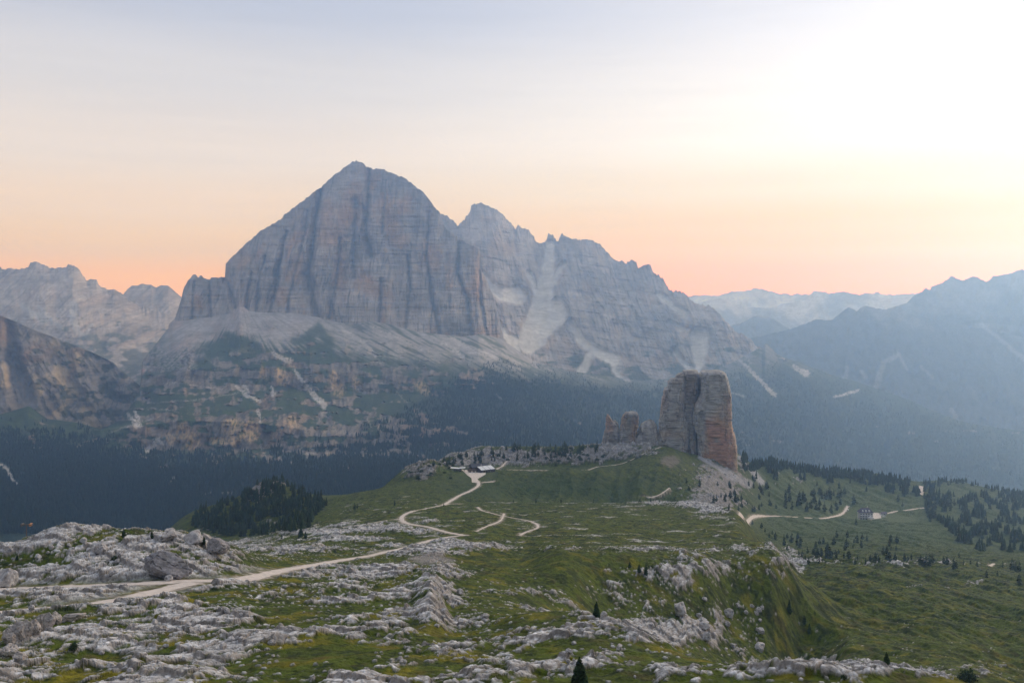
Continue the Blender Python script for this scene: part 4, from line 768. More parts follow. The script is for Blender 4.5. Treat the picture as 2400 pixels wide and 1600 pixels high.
# --- hazy ranges on the right
def colorR(x, y, d, seg, Xw, Zw):
    n = fbm2(Xw / 500, Zw / 300, 5, 400); c = mixv(np.broadcast_to(C3(.085, .088, .105), x.shape + (3,)).astype(np.float32), C3(.19, .18, .18), sst(-.1, .4, n + np.interp(y, [650, 850], [.25, -.35])))
    w = 5 * n
    for p, a, b in [([(2105,830),(2070,850),(2055,905)],8,12), ([(2105,830),(2125,865)],5,3), ([(2160,860),(2185,885)],4,3), ([(1985,860),(1980,890)],6,10), ([(2020,870),(2030,885)],6,8), ([(2230,960),(2240,975)],8,8), ([(2300,760),(2400,840)],5,8)]:
        c = mixv(c, C3(.34, .32, .31), stroke(x + w, y + w, p, a, b, 5) * .5)
    return c
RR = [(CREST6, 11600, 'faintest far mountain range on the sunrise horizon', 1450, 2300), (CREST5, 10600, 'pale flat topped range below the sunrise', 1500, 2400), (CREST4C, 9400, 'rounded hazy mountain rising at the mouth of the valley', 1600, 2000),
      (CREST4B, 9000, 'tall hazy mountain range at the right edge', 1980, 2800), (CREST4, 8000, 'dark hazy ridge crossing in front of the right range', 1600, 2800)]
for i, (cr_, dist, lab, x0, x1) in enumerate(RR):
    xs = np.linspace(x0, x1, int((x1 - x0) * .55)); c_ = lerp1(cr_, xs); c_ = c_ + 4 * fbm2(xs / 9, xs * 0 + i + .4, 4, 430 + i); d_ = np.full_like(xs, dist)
    loft('mountain', xs, [(np.full_like(xs, 1250 if i > 1 else 900), d_ - 1500), (c_, d_)] + back(c_, d_, ((40, 200), (140, 600), (300, 1200))), [170, 6, 5, 4], lab, MAT['slope'], mk_detail(dist, 190, 440 + i * 9, 620, 0), colorR if i > 2 else (lambda *a_, k_=(3.6, 3.0, 1.6)[i]: colorR(*a_) * k_ * C3(1.05, 1.0, .95)))  # three farthest ranges: haze paleness put into the albedo, palest farthest off
# valley floor out to the farthest ranges
gxv = np.linspace(-12000, 12000, 60); gyv = np.linspace(-1500, 12900, 50); VX, VY = np.meshgrid(gxv, gyv)
VZ = -1150 + 40 * fbm2(VX / 2500, VY / 2500, 3, 470)
tag(add_obj('valley_ground', np_mesh('valley_ground', np.stack([VX, VY, VZ], -1).reshape(-1, 3), grid_faces(50, 60), MAT['slope'], np.full((3000, 3), 1, np.float32) * C3(.05, .07, .05))), 'deep wooded valley floor under the haze', 'ground', kind='structure')

# ================================================================== rock towers
def tower(name, label, lobes, D, seed, ochre_spots=(), base_shade=1.0, cat='rock tower'):
    """each lobe: (left outline, right outline, extra distance, thickness); outlines are (row, column) picture points at distance D"""
    Vs, Fs, Cs = [], [], []; off = 0
    for li, (L, Rr, dd, th) in enumerate(lobes):
        y0 = max(L[0][0], Rr[0][0]); y1 = min(L[-1][0], Rr[-1][0]); nr = max(12, int((y1 - y0) * 1.1)); nc = 120
        ys = np.linspace(y0, y1, nr); xl = np.interp(ys, [p[0] for p in L], [p[1] for p in L]); xr = np.interp(ys, [p[0] for p in Rr], [p[1] for p in Rr])
        xl = xl + 2.2 * fbm2(ys / 5, ys * 0 + li + .4, 4, seed + 50); xr = xr + 2.2 * fbm2(ys / 5, ys * 0 + li + .4, 4, seed + 51)
        xl, xr = np.minimum(xl, xr - .6), np.maximum(xr, xl + .6)
        ph = np.linspace(0, TAU, nc, endpoint=False); c = np.cos(ph); s_ = np.sin(ph)
        ex = np.sign(c) * np.abs(c) ** .42; ey = np.sign(s_) * np.abs(s_) ** .28
        cap = np.sqrt(np.clip((ys - y0) / 7.0, .02, 1))[:, None]
        hw = ((xr - xl) / 2)[:, None]; xc = ((xr + xl) / 2)[:, None]
        x = xc - hw * ex[None]; thk = th * np.minimum(1, .35 + hw / hw.max()) * (.55 + .45 * cap)
        d = D + dd - thk * ey[None] + 0 * x; y = np.repeat(ys[:, None], nc, 1)
        Xw = (x - CX) / F * D; Zw = (HY - y) / F * D; A_ = ex[None] * 30 + li * 50
        fr = np.clip(np.abs(ey), .15, 1)[None]
        rel = 4.2 * fbm3(Xw / 16, d / 16, Zw / 45, 4, seed) + 2.6 * (ridge2(Xw / 9 + d / 30, Zw / 60 + d / 30, 3, seed + 1) - .5)
        v1, v2, vv = voronoi2(Xw / 8.5 + .2 * fbm2(Xw / 5, Zw / 5, 2, seed + 30) + d * 0 + li * 9, Zw / 21, seed + 31); w1, w2, wv = voronoi2(Xw / 3.2 + li * 5, Zw / 4.5, seed + 33)
        blk = 1 - sst(.02, .13, v2 - v1); rel += 5.0 * (vv - .5) - 1.3 * blk + 1.2 * (wv - .5) - .5 * (1 - sst(.02, .15, w2 - w1))
        led = (Zw + .7 * fbm2(Xw / 14, Zw / 30, 3, seed + 2)) / 5.5; f_ = led - np.floor(led); led2 = Zw / 1.9 + .3 * fbm2(Xw / 8, Zw / 9, 2, seed + 3); f2_ = led2 - np.floor(led2)
        rel += .9 * f_ ** 3 * np.clip(.3 + 1.5 * fbm2(Xw / 14, Zw / 9, 3, seed + 12), 0, 1) + .3 * f2_ ** 2 + .9 * fbm3(Xw / 3, d / 3, Zw / 2, 3, seed + 4)
        d = d + np.sign(ey)[None] * -1 * 0 + np.where(ey[None] >= 0, rel, -rel) * fr
        x2 = x + 1.5 * fbm3(Xw / 6, d / 6, Zw / 4, 3, seed + 6) * (1 - np.abs(ey))[None] * np.minimum(1, hw / 8)
        Xf = (x2 - CX) / F * d; Zf = (HY - y) / F * D + 0 * d
        a = fbm3(Xw / 20, d / 20, Zw / 28, 4, seed + 7); b = fbm3(Xw / 5, d / 5, Zw / 16, 3, seed + 8); st = fbm2(Xw / 40 + d / 40, Zw / 1.4, 3, seed + 9)
        col = np.broadcast_to(C3(.45, .42, .39) * base_shade, x.shape + (3,)) * (1 + .5 * a + .2 * st + .45 * b)[..., None]
        col = mixv(col, C3(.27, .19, .13) * base_shade, sst(.0, .4, a + .3 * b) * .5)
        col = mixv(col, C3(.10, .098, .095), sst(.15, .5, fbm3(Xw / 7, d / 7, Zw / 40, 3, seed + 10)) * .6)
        for (p, w0, w1, oc, am) in ochre_spots: col = mixv(col, C3(*oc), stroke(x + 10 * a + 9 * b, y + 12 * b, p, w0, w1, 14) * sst(-.5, .15, b + st * .5 + .2) * am)
        vc = np.abs(perlin2(Xw / 3.6 + li * 3 + .5 * a, Zw / 34, seed + 40)); col = mixv(col, C3(.06, .056, .052), sst(.10, .0, vc) * sst(-.25, .2, a) * .6)
        col = mixv(col, C3(.07, .065, .06), blk * .30 * sst(-.2, .3, b) + (1 - sst(.02, .14, w2 - w1)) * .15)
        col = mixv(col, C3(.09, .085, .08), sst(.88, 1.0, f_) * .35 * np.clip(.3 + 1.5 * fbm2(Xw / 14, Zw / 9, 3, seed + 12), 0, 1) + sst(.8, 1, f2_) * .18)
        V = np.stack([Xf, d, Zf], -1).reshape(-1, 3); n = len(V)
        Fq = grid_faces(nr, nc, False, True)
        Vs.append(np.concatenate([V, [V[:nc].mean(0) + [0, 0, .3]]])); Cs.append(np.concatenate([col.reshape(-1, 3), col[0, :1]]))
        Fs.append(np.concatenate([Fq, np.array([[i, n, n, (i + 1) % nc] for i in range(nc)])]) + off); off += n + 1
    V = np.concatenate(Vs); Fq = np.concatenate(Fs); me = np_mesh(name, V, Fq, MAT['tower'], np.clip(np.concatenate(Cs), .01, .8))
    bm = bmesh.new(); bm.from_mesh(me); bmesh.ops.dissolve_degenerate(bm, edges=bm.edges, dist=1e-4); bmesh.ops.recalc_face_normals(bm, faces=bm.faces); bm.to_mesh(me); bm.free()
    me.polygons.foreach_set('use_smooth', np.ones(len(me.polygons), bool))
    return tag(add_obj(name, me), label, cat, 'rock towers on the grassy hill')
RED, TAN, ORG = (.52, .25, .145), (.50, .34, .20), (.50, .28, .15)
tower('rock_tower', 'tallest rock tower, broad and cleft in two with a rusty lower face', [
    ([(869,1606),(872,1596),(876,1588),(879,1585),(886,1584),(886.6,1570),(894,1565.5),(909,1562),(910,1556.5),(928,1553),(930,1551),(954,1549),(992,1544),(1050,1542),(1080,1541)],
     [(869,1608),(873,1604),(905,1603),(935,1606),(960,1602),(975,1606),(985,1610),(995,1615),(1055,1613),(1080,1613)], 0, 24),
    ([(868,1600),(905,1596),(1080,1596)], [(868,1635),(880,1637),(905,1636),(925,1633),(1000,1630),(1080,1632)], 9, 20),
    ([(867,1646),(870,1642),(905,1643.5),(922,1642),(936,1634),(945,1627),(970,1624),(990,1624),(1003,1628),(1018,1634),(1060,1636),(1100,1637)],
     [(867,1684),(870,1694),(876,1701),(886,1705),(902,1710),(926,1714),(956,1715),(992,1715),(1010,1718),(1022,1723),(1045,1727),(1072,1728),(1100,1728)], -4, 27),
    ([(878,1590),(890,1580),(1080,1560)], [(878,1690),(890,1698),(1080,1712)], 34, 16),
    ([(1014,1620),(1022,1617),(1040,1616),(1080,1617)], [(1014,1624),(1022,1630),(1040,1632),(1080,1633)], -8, 9),
  ], 1300, 500, [([(1690,1010),(1690,1080)], 62, 82, TAN, .9), ([(1675,995),(1692,1030),(1685,1070)], 40, 58, RED, .85), ([(1706,930),(1712,1000)], 12, 18, ORG, .6), ([(1618,880),(1622,930)], 24, 26, (.25,.17,.12), .55), ([(1690,950),(1684,985)], 14, 16, TAN, .45),
    ([(1550,1012),(1600,1015)], 10, 12, TAN, .5), ([(1560,930),(1546,960)], 8, 8, ORG, .3), ([(1690,1090),(1715,1092)], 14, 14, (.30,.22,.16), .6)])
tower('rock_tower', 'slender rock spire at the left end of the row, pointed and reddish', [
    ([(970,1422),(985,1420),(1000,1419),(1015,1416),(1036,1410),(1060,1406)], [(970,1427),(980,1432),(986,1436),(995,1446),(1010,1450),(1036,1456),(1060,1458)], 0, 10),
    ([(985,1438),(992,1434),(1060,1430)], [(985,1443),(994,1449),(1012,1452),(1060,1458)], 4, 8)], 1290, 540, [([(1424,975),(1424,1000)], 12, 12, RED, .5)], .9)
tower('rock_tower', 'stout flat topped rock tower beside the pointed spire', [
    ([(963,1478),(966,1465),(972,1460),(980,1457),(994,1455),(1004,1453),(1020,1450),(1060,1448)], [(963,1488),(966,1493),(974,1496.5),(988,1497),(1004,1496),(1020,1490),(1060,1492)], 0, 13)], 1290, 560, [([(1492,985),(1488,1025)], 12, 10, ORG, .6), ([(1459,975),(1458,995)], 8, 8, ORG, .4)], .85)
tower('rock_tower', 'leaning broken rock block against the foot of the tallest tower', [
    ([(982,1520),(986,1514),(990,1506),(1000,1500),(1012,1495),(1026,1487),(1044,1482),(1065,1480)], [(982,1524),(987,1533),(1000,1540),(1020,1545),(1045,1552),(1065,1556)], 0, 12),
    ([(1020,1526),(1030,1518),(1044,1512),(1060,1508)], [(1020,1530),(1032,1538),(1046,1543),(1060,1546)], -8, 8)], 1292, 580, [], .95)

# ================================================================== boulders
def rock_mesh(name, seed, sub=4, cuts=7, rough=.16, squash=(1, 1, .75), col=(.43, .41, .40), tint=.5):
    r = np.random.default_rng(seed); bm = bmesh.new(); bmesh.ops.create_icosphere(bm, subdivisions=sub, radius=1)
    V = np.array([v.co[:] for v in bm.verts], np.float32); Fq = np.array([[v.index for v in f.verts] for f in bm.faces]); bm.free()
    V *= (1 + .22 * fbm3(V[:, 0] * 1.1 + seed, V[:, 1] * 1.1, V[:, 2] * 1.1, 3, seed))[:, None]
    for _ in range(cuts):                                     # flat broken faces
        n = r.normal(size=3); n /= np.linalg.norm(n); h = r.uniform(.52, .85); dd = V @ n - h
        V -= np.where(dd > 0, dd * .92, 0)[:, None] * n[None]
    q = V * 2.6 + seed
    k = fbm3(q[:, 0], q[:, 1], q[:, 2] * 1.6, 4, seed + 1); cr = np.abs(perlin3(q[:, 0] * .8, q[:, 1] * .8, q[:, 2] * .5, seed + 2))
    V *= (1 + rough * k - .10 * sst(.09, .0, cr))[:, None]; V *= np.array(squash, np.float32)
    a = fbm3(q[:, 0] * .7, q[:, 1] * .7, q[:, 2] * .7, 3, seed + 3)
    c = np.broadcast_to(C3(*col), V.shape) * (1 + .4 * k)[:, None]; c = mixv(c, C3(.40, .31, .25), sst(0, .4, a) * tint); c = mixv(c, C3(.15, .145, .14), sst(.1, .45, -a) * .5); c = mixv(c, C3(.06, .055, .05), sst(.08, .0, cr) * .7)
    return np_mesh(name, V, Fq, MAT['boulder'], np.clip(c, .01, .8), smooth=False)
ROCKS = [rock_mesh('boulder', 600 + i, 3, 6 + i % 4, .18, (1, .9, .62 + .06 * (i % 4))) for i in range(9)]
def boulder(me, x, y, w, h, label, group, rz=None, sink=.28, tilt=0, name='boulder'):
    """w, h: width and height in picture pixels"""
    wx, d, z = seen(x, y); s = w * d / F / 2; hz = h * d / F / 2
    o = add_obj(name, me); zs = max(v[2] for v in (tuple(me.vertices[i].co) for i in range(0, len(me.vertices), 7)))
    sz = hz / zs; o.scale = (s, s * random.uniform(.8, 1.1), sz); o.location = (wx, d + s * .4, z + hz * (1 - sink) - .1 * s)
    o.rotation_euler = (random.uniform(-.12, .12), tilt, random.uniform(0, TAU) if rz is None else rz)
    return tag(o, label, 'boulder', group)
RIB = [rock_mesh('boulder', 670 + i, 4, 9, .20, (1, .8, .8), (.40, .36, .33), .6) for i in range(3)]
dark = rock_mesh('boulder', 650, 5, 7, .12, (1, .8, .7), (.235, .225, .23), .15); dark2 = rock_mesh('boulder', 655, 5, 8, .12, (1, .9, .9), (.30, .28, .275), .35); pale = rock_mesh('boulder', 660, 4, 8, .14, (1, .9, .8), (.42, .39, .37), .5)
boulder(dark, 388, 1357, 112, 66, 'biggest dark grey boulder, long and tilted, beside the gravel road', None, .25, .12, .34)
boulder(dark2, 506, 1302, 54, 40, 'rounded brownish boulder at the right end of the rocky mound', None, .6, .15, .2)
boulder(pale, 392, 1269, 58, 30, 'wide pale boulder on the crest of the rocky mound', None, 1.2, .2)
boulder(ROCKS[2], 452, 1272, 48, 30, 'peaked pale boulder at the top right of the rocky mound', None, .4, .15)
boulder(pale, 234, 1298, 42, 26, 'lone pale boulder on the grassy patch halfway up the mound', None, 2.2, .2)
boulder(ROCKS[5], 12, 1376, 52, 44, 'large pinkish boulder at the left edge by the gravel road', None, .3, .2)
boulder(ROCKS[1], 394, 1363, 22, 16, 'small white boulder at the foot of the big dark one', None, 1.0, .2)
boulder(ROCKS[3], 1595, 1443, 44, 34, 'rounded grey boulder below the grassy hollow edge', None, 1.0, .3)
for i, (x, y, w, h) in enumerate([(20,1506,26,50),(38,1496,26,54),(58,1488,28,56),(78,1484,28,52),(96,1470,28,52),(112,1464,22,46),(130,1456,22,42),(168,1448,36,26),(16,1534,34,36),(44,1540,24,26)]):
    boulder(RIB[i % 3], x, y + 6, w * 1.45, h * .95, 'upright block of the pale broken rock rib at the lower left', 'blocks of the broken rock rib', None, .42)
rr = random.Random(5)
def scatter(n, xa, xb, ya, yb, wa, wb, label, group, ok=lambda x, y: True):
    k = 0
    while k < n:
        x, y = rr.uniform(xa, xb), rr.uniform(ya, yb)
        if not ok(x, y): continue
        w = rr.uniform(wa, wb) * rr.uniform(.6, 1); boulder(ROCKS[rr.randrange(9)], x, y, w, w * rr.uniform(.5, .8), label, group, None, .3); k += 1
scatter(46, 10, 560, 1252, 1350, 9, 22, 'pale limestone block lying among others on the rocky mound', 'blocks on the rocky mound', lambda x, y: y > np.interp(x, [0, 76, 148, 450, 560], [1290, 1268, 1250, 1256, 1300]) + 4)
scatter(26, 20, 640, 1420, 1590, 10, 26, 'pale block resting on the stony pasture below the gravel road', 'blocks on the near pasture')
scatter(26, 900, 1560, 1440, 1590, 9, 24, 'weathered limestone block among grass on the near slope', 'blocks on the near slope')
scatter(16, 1000, 1100, 1350, 1470, 12, 26, 'block of the craggy grey ledge above the hollow', 'blocks of the craggy ledge')
scatter(22, 1640, 1790, 1400, 1530, 14, 34, 'grey block of the steep outcrop on the right hand slope', 'blocks of the steep outcrop')
scatter(34, 1590, 1770, 1090, 1190, 5, 12, 'white block in the scree field under the tallest tower', 'blocks in the tower scree')
scatter(26, 1400, 1545, 1040, 1070, 6, 13, 'pale block in the rubble between the rock towers', 'rubble blocks between the towers')
scatter(24, 960, 1400, 1050, 1095, 6, 14, 'grey block on the wooded rocky crest behind the hut', 'blocks on the wooded crest')

# ================================================================== trees
def conifer(seed, layers, spokes, r0=.19, bare=.05, kites=2, shade=1.0, irregular=.25):
    """unit-height conifer: whorls of drooping needle fans; returns vertices, faces, colours"""
    r = np.random.default_rng(seed); V, Fq, Cc = [], [], []
    for i in range(layers):
        f = i / (layers - 1); z = bare + (1 - bare) * (f ** .92) * .985; rad = r0 * (1 - f) ** .75 * (1 if f > .12 else .75) + .006
        for k in range(max(4, int(spokes * (1 - .45 * f)))):
            if r.random() < .10: continue
            a = r.uniform(0, TAU); L = rad * r.uniform(1 - irregular * 1.6, 1 + irregular); dr = L * r.uniform(.25, .75) * (1 - f * .8); zz = z + r.uniform(-.5, .5) / layers
            u = np.array([math.cos(a), math.sin(a), 0]); w = np.array([-u[1], u[0], 0]) * L * r.uniform(.30, .5); c0 = C3(.022, .042, .020) * shade * r.uniform(.6, 1.5); c0 = c0 + C3(.012, .010, 0) * r.random()
            for q in range(kites):
                tw = r.uniform(-.35, .35) * L; b = len(V); p0 = np.array([0, 0, zz]); tip = u * L + [0, 0, zz - dr]; m = u * L * .55 + [0, 0, zz - dr * .35]
                V += [p0 + u * L * .05, m + w + [0, 0, tw - .02], tip, m - w + [0, 0, -tw - .02]]; Fq += [(b, b+1, b+2), (b, b+2, b+3)]; Cc += [c0 * .8, c0, c0 * 1.25, c0]
                u = np.array([math.cos(a + .5), math.sin(a + .5), 0]); zz += r.uniform(-.01, .02)
    return np.array(V, np.float32), np.array(Fq), np.array(Cc, np.float32)
def trunk_geo(r=.014, top=.8):
    V = []; n = 6
    for z, rr_ in ((-.06, r * 1.5), (.12, r), (top, r * .25)):
        V += [(math.cos(TAU * i / n) * rr_, math.sin(TAU * i / n) * rr_, z) for i in range(n)]
    return np.array(V, np.float32), grid_faces(3, n, True, True)
def tri(fq): return np.concatenate([fq[:, [0, 1, 2]], fq[:, [0, 2, 3]]])
FAR = []
for i in range(7):
    V, Fq, Cc = conifer(700 + i, 12, 13, .24 + .03 * (i % 3), .08, 1, 1.0); tv, tf = trunk_geo(.02)
    FAR.append(np_mesh('conifer', np.concatenate([V, tv]), np.concatenate([Fq, tri(tf) + len(V)]), MAT['tree'], np.concatenate([Cc, np.full((len(tv), 3), .05, np.float32)]), smooth=False))
NEARC = []
for i in range(4):
    V, Fq, Cc = conifer(720 + i, 30, 15, .21 + .03 * (i % 2), .06, 2, 1.3); NEARC.append(np_mesh('crown', V, Fq, MAT['tree'], Cc, smooth=False))
V, Fq, Cc = conifer(730, 34, 26, .30, .02, 3, 1.15, .4); BUSHY = np_mesh('crown', V, Fq, MAT['tree'], Cc, smooth=False)
def shrub_mesh(seed):
    r = np.random.default_rng(seed); V, Fq, Cc = [], [], []
    for _ in range(420):
        d = r.normal(size=3); d[2] = abs(d[2]); d /= np.linalg.norm(d); p = d * r.uniform(.45, 1) * [1, 1, .8]; p += fbm3(*(p[:, None] * 2 + seed), 2, seed)[0] * .3 * d
        u = r.normal(size=3); u /= np.linalg.norm(u); w = np.cross(u, d); s = r.uniform(.12, .24); b = len(V); V += [p - u * s * .5, p + w * s * .4, p + u * s * .6 + d * s * .6, p - w * s * .4]; Fq += [(b, b+1, b+2), (b, b+2, b+3)]; c = C3(.026, .046, .018) * r.uniform(.6, 1.6); Cc += [c] * 4
    return np_mesh('shrub', np.array(V), np.array(Fq), MAT['tree'], np.array(Cc), smooth=False)
SHRUB = [shrub_mesh(740 + i) for i in range(3)]
tv, tf = trunk_geo(.022, .85); TRUNK = np_mesh('trunk', tv, tf, MAT['bark'])
NT = [0]
def tree(x, y, h, label, group, near=False, wide=1.0, mesh=None):
    """foot at picture position x, y, height h in picture pixels"""
    wx, d, z = seen(x, y); H = h * d / F; NT[0] += 1
    if near:
        t = empty('conifer_tree', (wx, d, z - .1), random.uniform(0, TAU)); t.scale = (H * wide, H * wide, H); tag(t, label, 'tree', group)
        add_obj('trunk', TRUNK, t); add_obj('crown', mesh or NEARC[NT[0] % 4], t)
    else:
        t = add_obj('conifer_tree', FAR[rr.randrange(7)]); t.location = (wx, d, z - .05 * H * .4); w = H * wide * rr.uniform(.85, 1.25); t.scale = (w, w, H); t.rotation_euler.z = rr.uniform(0, TAU); tag(t, label, 'tree', group)
    return t
def shrub(x, y, w, h, label, group=None):
    wx, d, z = seen(x, y); s = w * d / F / 2; o = add_obj('shrub', SHRUB[rr.randrange(3)]); o.location = (wx, d, z - .1); o.scale = (s, s, h * d / F); o.rotation_euler.z = rr.uniform(0, TAU); return tag(o, label, 'shrub', group)
tree(1358, 1606, 70, 'dense dark young larch, the nearest tree at the bottom edge', None, True, .95, BUSHY)
tree(1398, 1446, 40, 'bushy dark conifer at the edge of the grassy hollow', None, True, .8, BUSHY)
tree(2078, 1554, 30, 'single dark conifer low on the right hand grass slope', None, True, 1.2)
tree(1850, 1440, 32, 'slim dark conifer on the outer edge of the craggy right slope', None, True, 1.0)
tree(1886, 1466, 20, 'small conifer on the slope edge, upper of a lone pair', None, True, 1.1)
tree(1897, 1486, 24, 'conifer on the slope edge, lower of a lone pair', None, True, 1.1)
tree(1498, 1346, 20, 'small conifer standing left in a pair on the meadow lip', None, True, 1.2)
tree(1514, 1346, 26, 'taller conifer standing right in a pair on the meadow lip', None, True, 1.0)
tree(1476, 1331, 14, 'tiny conifer just left of the pair on the meadow lip', None, True, 1.2)
tree(290, 1258, 22, 'dark conifer on the crest of the rocky mound, middle', None, True, 1.3)
tree(356, 1262, 20, 'thin conifer on the crest of the rocky mound beside the wide boulder', None, True, 1.0)
tree(478, 1280, 20, 'small conifer beside the brownish boulder on the mound', None, True, 1.2)
tree(448, 1256, 14, 'tiny conifer behind the peaked boulder on the mound', None, True, 1.2)
tree(40, 1313, 16, 'small conifer low on the left end of the rocky mound', None, True, 1.2)
shrub(172, 1525, 24, 20, 'round green dwarf pine bush among the near stones')
shrub(268, 1311, 16, 16, 'dark dwarf pine bush on the middle of the rocky mound')
shrub(2268, 1594, 48, 34, 'large dark bush behind the white slab at the lower right')
shrub(1978, 1588, 20, 12, 'low bush at the rim of the white slab')
tree(705, 1257, 24, 'dark conifer at the left rim of the meadow, the taller of two', None, True, 1.2); tree(716, 1262, 18, 'dark conifer at the left rim of the meadow, the shorter of two', None, True, 1.2)
EX = [(2001,1184,26),(2006,1230,18),(1984,1281,24),(2018,1278,16),(2102,1271,20),(2105,1176,20),(2115,1189,14),(1855,1271,26),(1838,1278,20),(1877,1271,16),(2010,1264,12),(1870,1262,16),(1845,1260,14)]
for x, y, h in EX: tree(x, y, h, 'lone dark conifer dotted on the open green hillside below the far hut', 'conifers on the open hillside')
EX = [(1940,1302,34),(1947,1308,26),(2080,1312,34),(2086,1314,26),(2098,1312,18),(2120,1312,18),(2128,1313,16),(2136,1312,18),(2158,1322,27),(2164,1324,22),(2178,1325,32),(2185,1320,27),(2170,1322,24),(2212,1320,20),(2220,1322,22),(2236,1334,30),(2242,1332,22),(2312,1354,22),(2338,1349,14),(2372,1336,32),(2380,1338,26),(2389,1339,28),
      (2389,1371,30),(2248,1305,13),(1920,1322,18),(2005,1322,15),(2029,1322,18),(2052,1315,24),(2060,1316,18),(1960,1306,18),(1978,1308,16),(1990,1310,18),(2040,1312,16),(1908,1300,20),(1893,1296,18),(1925,1302,22),(2010,1312,14),(2258,1325,14),(2290,1328,14),(2275,1322,12),(2350,1330,16)]
for x, y, h in EX: tree(x, y, h, 'dark conifer in the loose row along the edge of the grassy terrace', 'conifers along the grassy terrace')
EX = [(1763,1229,14),(1785,1239,16),(1793,1246,12),(1803,1259,14),(1817,1262,20),(1838,1272,22),(1845,1288,14),(1880,1305,18),(1895,1320,18),(1888,1312,14),(1872,1300,12),(1810,1252,12)]
for x, y, h in EX: tree(x, y, h, 'dark conifer hugging the rocky edge of the near hill', 'conifers along the hill edge')
for x, y, h in [(831,1194,18),(925,1184,16),(838,1192,12),(700,1262,12),(660,1262,14),(1040,1186,8)]: tree(x, y, h, 'small dark conifer on the left flank of the meadow', 'conifers on the left flank')
for x, y, h in [(1256,1178,11),(1315,1178,12),(1391,1178,11),(1500,1176,12),(1525,1176,10),(1203,1177,8),(1545,1176,8)]: tree(x, y, h, 'little conifer peeping over the meadow lip', 'conifers on the meadow lip')
for i in range(26):
    x_ = rr.uniform(1150, 1420); shrub(x_, rr.uniform(1052, 1092), rr.uniform(6, 14), rr.uniform(4, 8), 'dark dwarf pine bush on the rocky crest between hut and towers', 'bushes on the rocky crest')
for i in range(14):
    shrub(rr.uniform(955, 1060), rr.uniform(1088, 1128), rr.uniform(6, 14), rr.uniform(4, 8), 'dark dwarf pine bush on the grey crag left of the hut', 'bushes on the grey crag')
def inpoly(x, y, P):
    c = False; n = len(P)
    for i in range(n):
        (a, b), (e, f) = P[i], P[i - 1]
        if (b > y) != (f > y) and x < (e - a) * (y - b) / (f - b) + a: c = not c
    return c
def zone(n, P, ha, hb, label, group, dens=None):
    xs_ = [p[0] for p in P]; ys_ = [p[1] for p in P]; k = 0; g = 0
    while k < n and g < 20000:
        g += 1; x, y = rr.uniform(min(xs_), max(xs_)), rr.uniform(min(ys_), max(ys_))
        if inpoly(x, y, P) and (dens is None or rr.random() < dens(x, y)): tree(x, y, rr.uniform(ha, hb), label, group); k += 1
zone(34, [(1000,1098),(1060,1075),(1130,1052),(1180,1050),(1190,1085),(1100,1092),(1030,1100)], 9, 20, 'dark conifer on the rocky knoll right behind the hut', 'conifers behind the hut')
zone(58, [(1180,1050),(1300,1048),(1400,1046),(1400,1062),(1330,1075),(1200,1082)], 9, 20, 'dark conifer along the rocky crest between hut and towers', 'conifers on the crest')
zone(40, [(1610,1130),(1700,1130),(1790,1130),(1860,1180),(1840,1205),(1740,1205),(1680,1190),(1600,1150)], 10, 22, 'dark conifer on the scree slope below the tallest tower', 'conifers on the tower scree')
zone(40, [(1840,1150),(1980,1160),(1976,1192),(1950,1205),(1890,1208),(1830,1192)], 14, 26, 'dark conifer of the grove above the gravel road', 'conifers above the gravel road')
zone(34, [(1830,1262),(2080,1250),(2140,1300),(2060,1318),(1930,1312),(1890,1296)], 10, 24, 'dark conifer among those thinning out below the far guesthouse', 'conifers on the lower hillside')
zone(16, [(2170,1160),(2240,1170),(2230,1225),(2175,1225)], 18, 28, 'tall dark conifer of the clump beside the end of the valley road', 'conifers by the road end')

# forests that read as one mass
def forest(name, label, P, H, W, seed, shade=(.020, .038, .020), tiers=3):
    """P (n,3) foot points; H heights; W crown radii"""
    r = np.random.default_rng(seed); n = len(P); k = 6; tv = []; tf = []
    for t in range(tiers):
        z0 = .06 + .30 * t; z1 = min(1, z0 + .46 + .1 * t); rad = 1 - .30 * t; b = len(tv)
        for i in range(k): tv.append((math.cos(TAU * i / k + t) * rad, math.sin(TAU * i / k + t) * rad, z0))
        tv.append((0, 0, z1 if t < tiers - 1 else 1)); tf += [(b + i, b + (i + 1) % k, b + k) for i in range(k)]
    tv = np.array(tv, np.float32); tf = np.array(tf); m = len(tv); a = r.uniform(0, TAU, n)[:, None]
    jit = 1 + r.uniform(-.4, .35, (n, m)); ca, sa = np.cos(a), np.sin(a)
    V = np.stack([P[:, :1] + (tv[None, :, 0] * ca - tv[None, :, 1] * sa) * jit * W[:, None], P[:, 1:2] + (tv[None, :, 0] * sa + tv[None, :, 1] * ca) * jit * W[:, None], P[:, 2:3] + (tv[None, :, 2] + r.uniform(-.05, .05, (n, m))) * H[:, None]], -1)
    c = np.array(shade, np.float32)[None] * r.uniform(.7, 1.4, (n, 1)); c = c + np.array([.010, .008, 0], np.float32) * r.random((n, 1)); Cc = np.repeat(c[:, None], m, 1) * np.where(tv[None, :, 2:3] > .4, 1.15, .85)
    Fq = (tf[None] + np.arange(n)[:, None, None] * m).reshape(-1, 3)
    o = add_obj(name, np_mesh(name, V.reshape(-1, 3), Fq, MAT['tree'], Cc.reshape(-1, 3), smooth=False)); return tag(o, label, 'forest', kind='stuff')
def seen_many(x, y):
    out = [seen(a, b) for a, b in zip(x, y)]; return np.array(out)
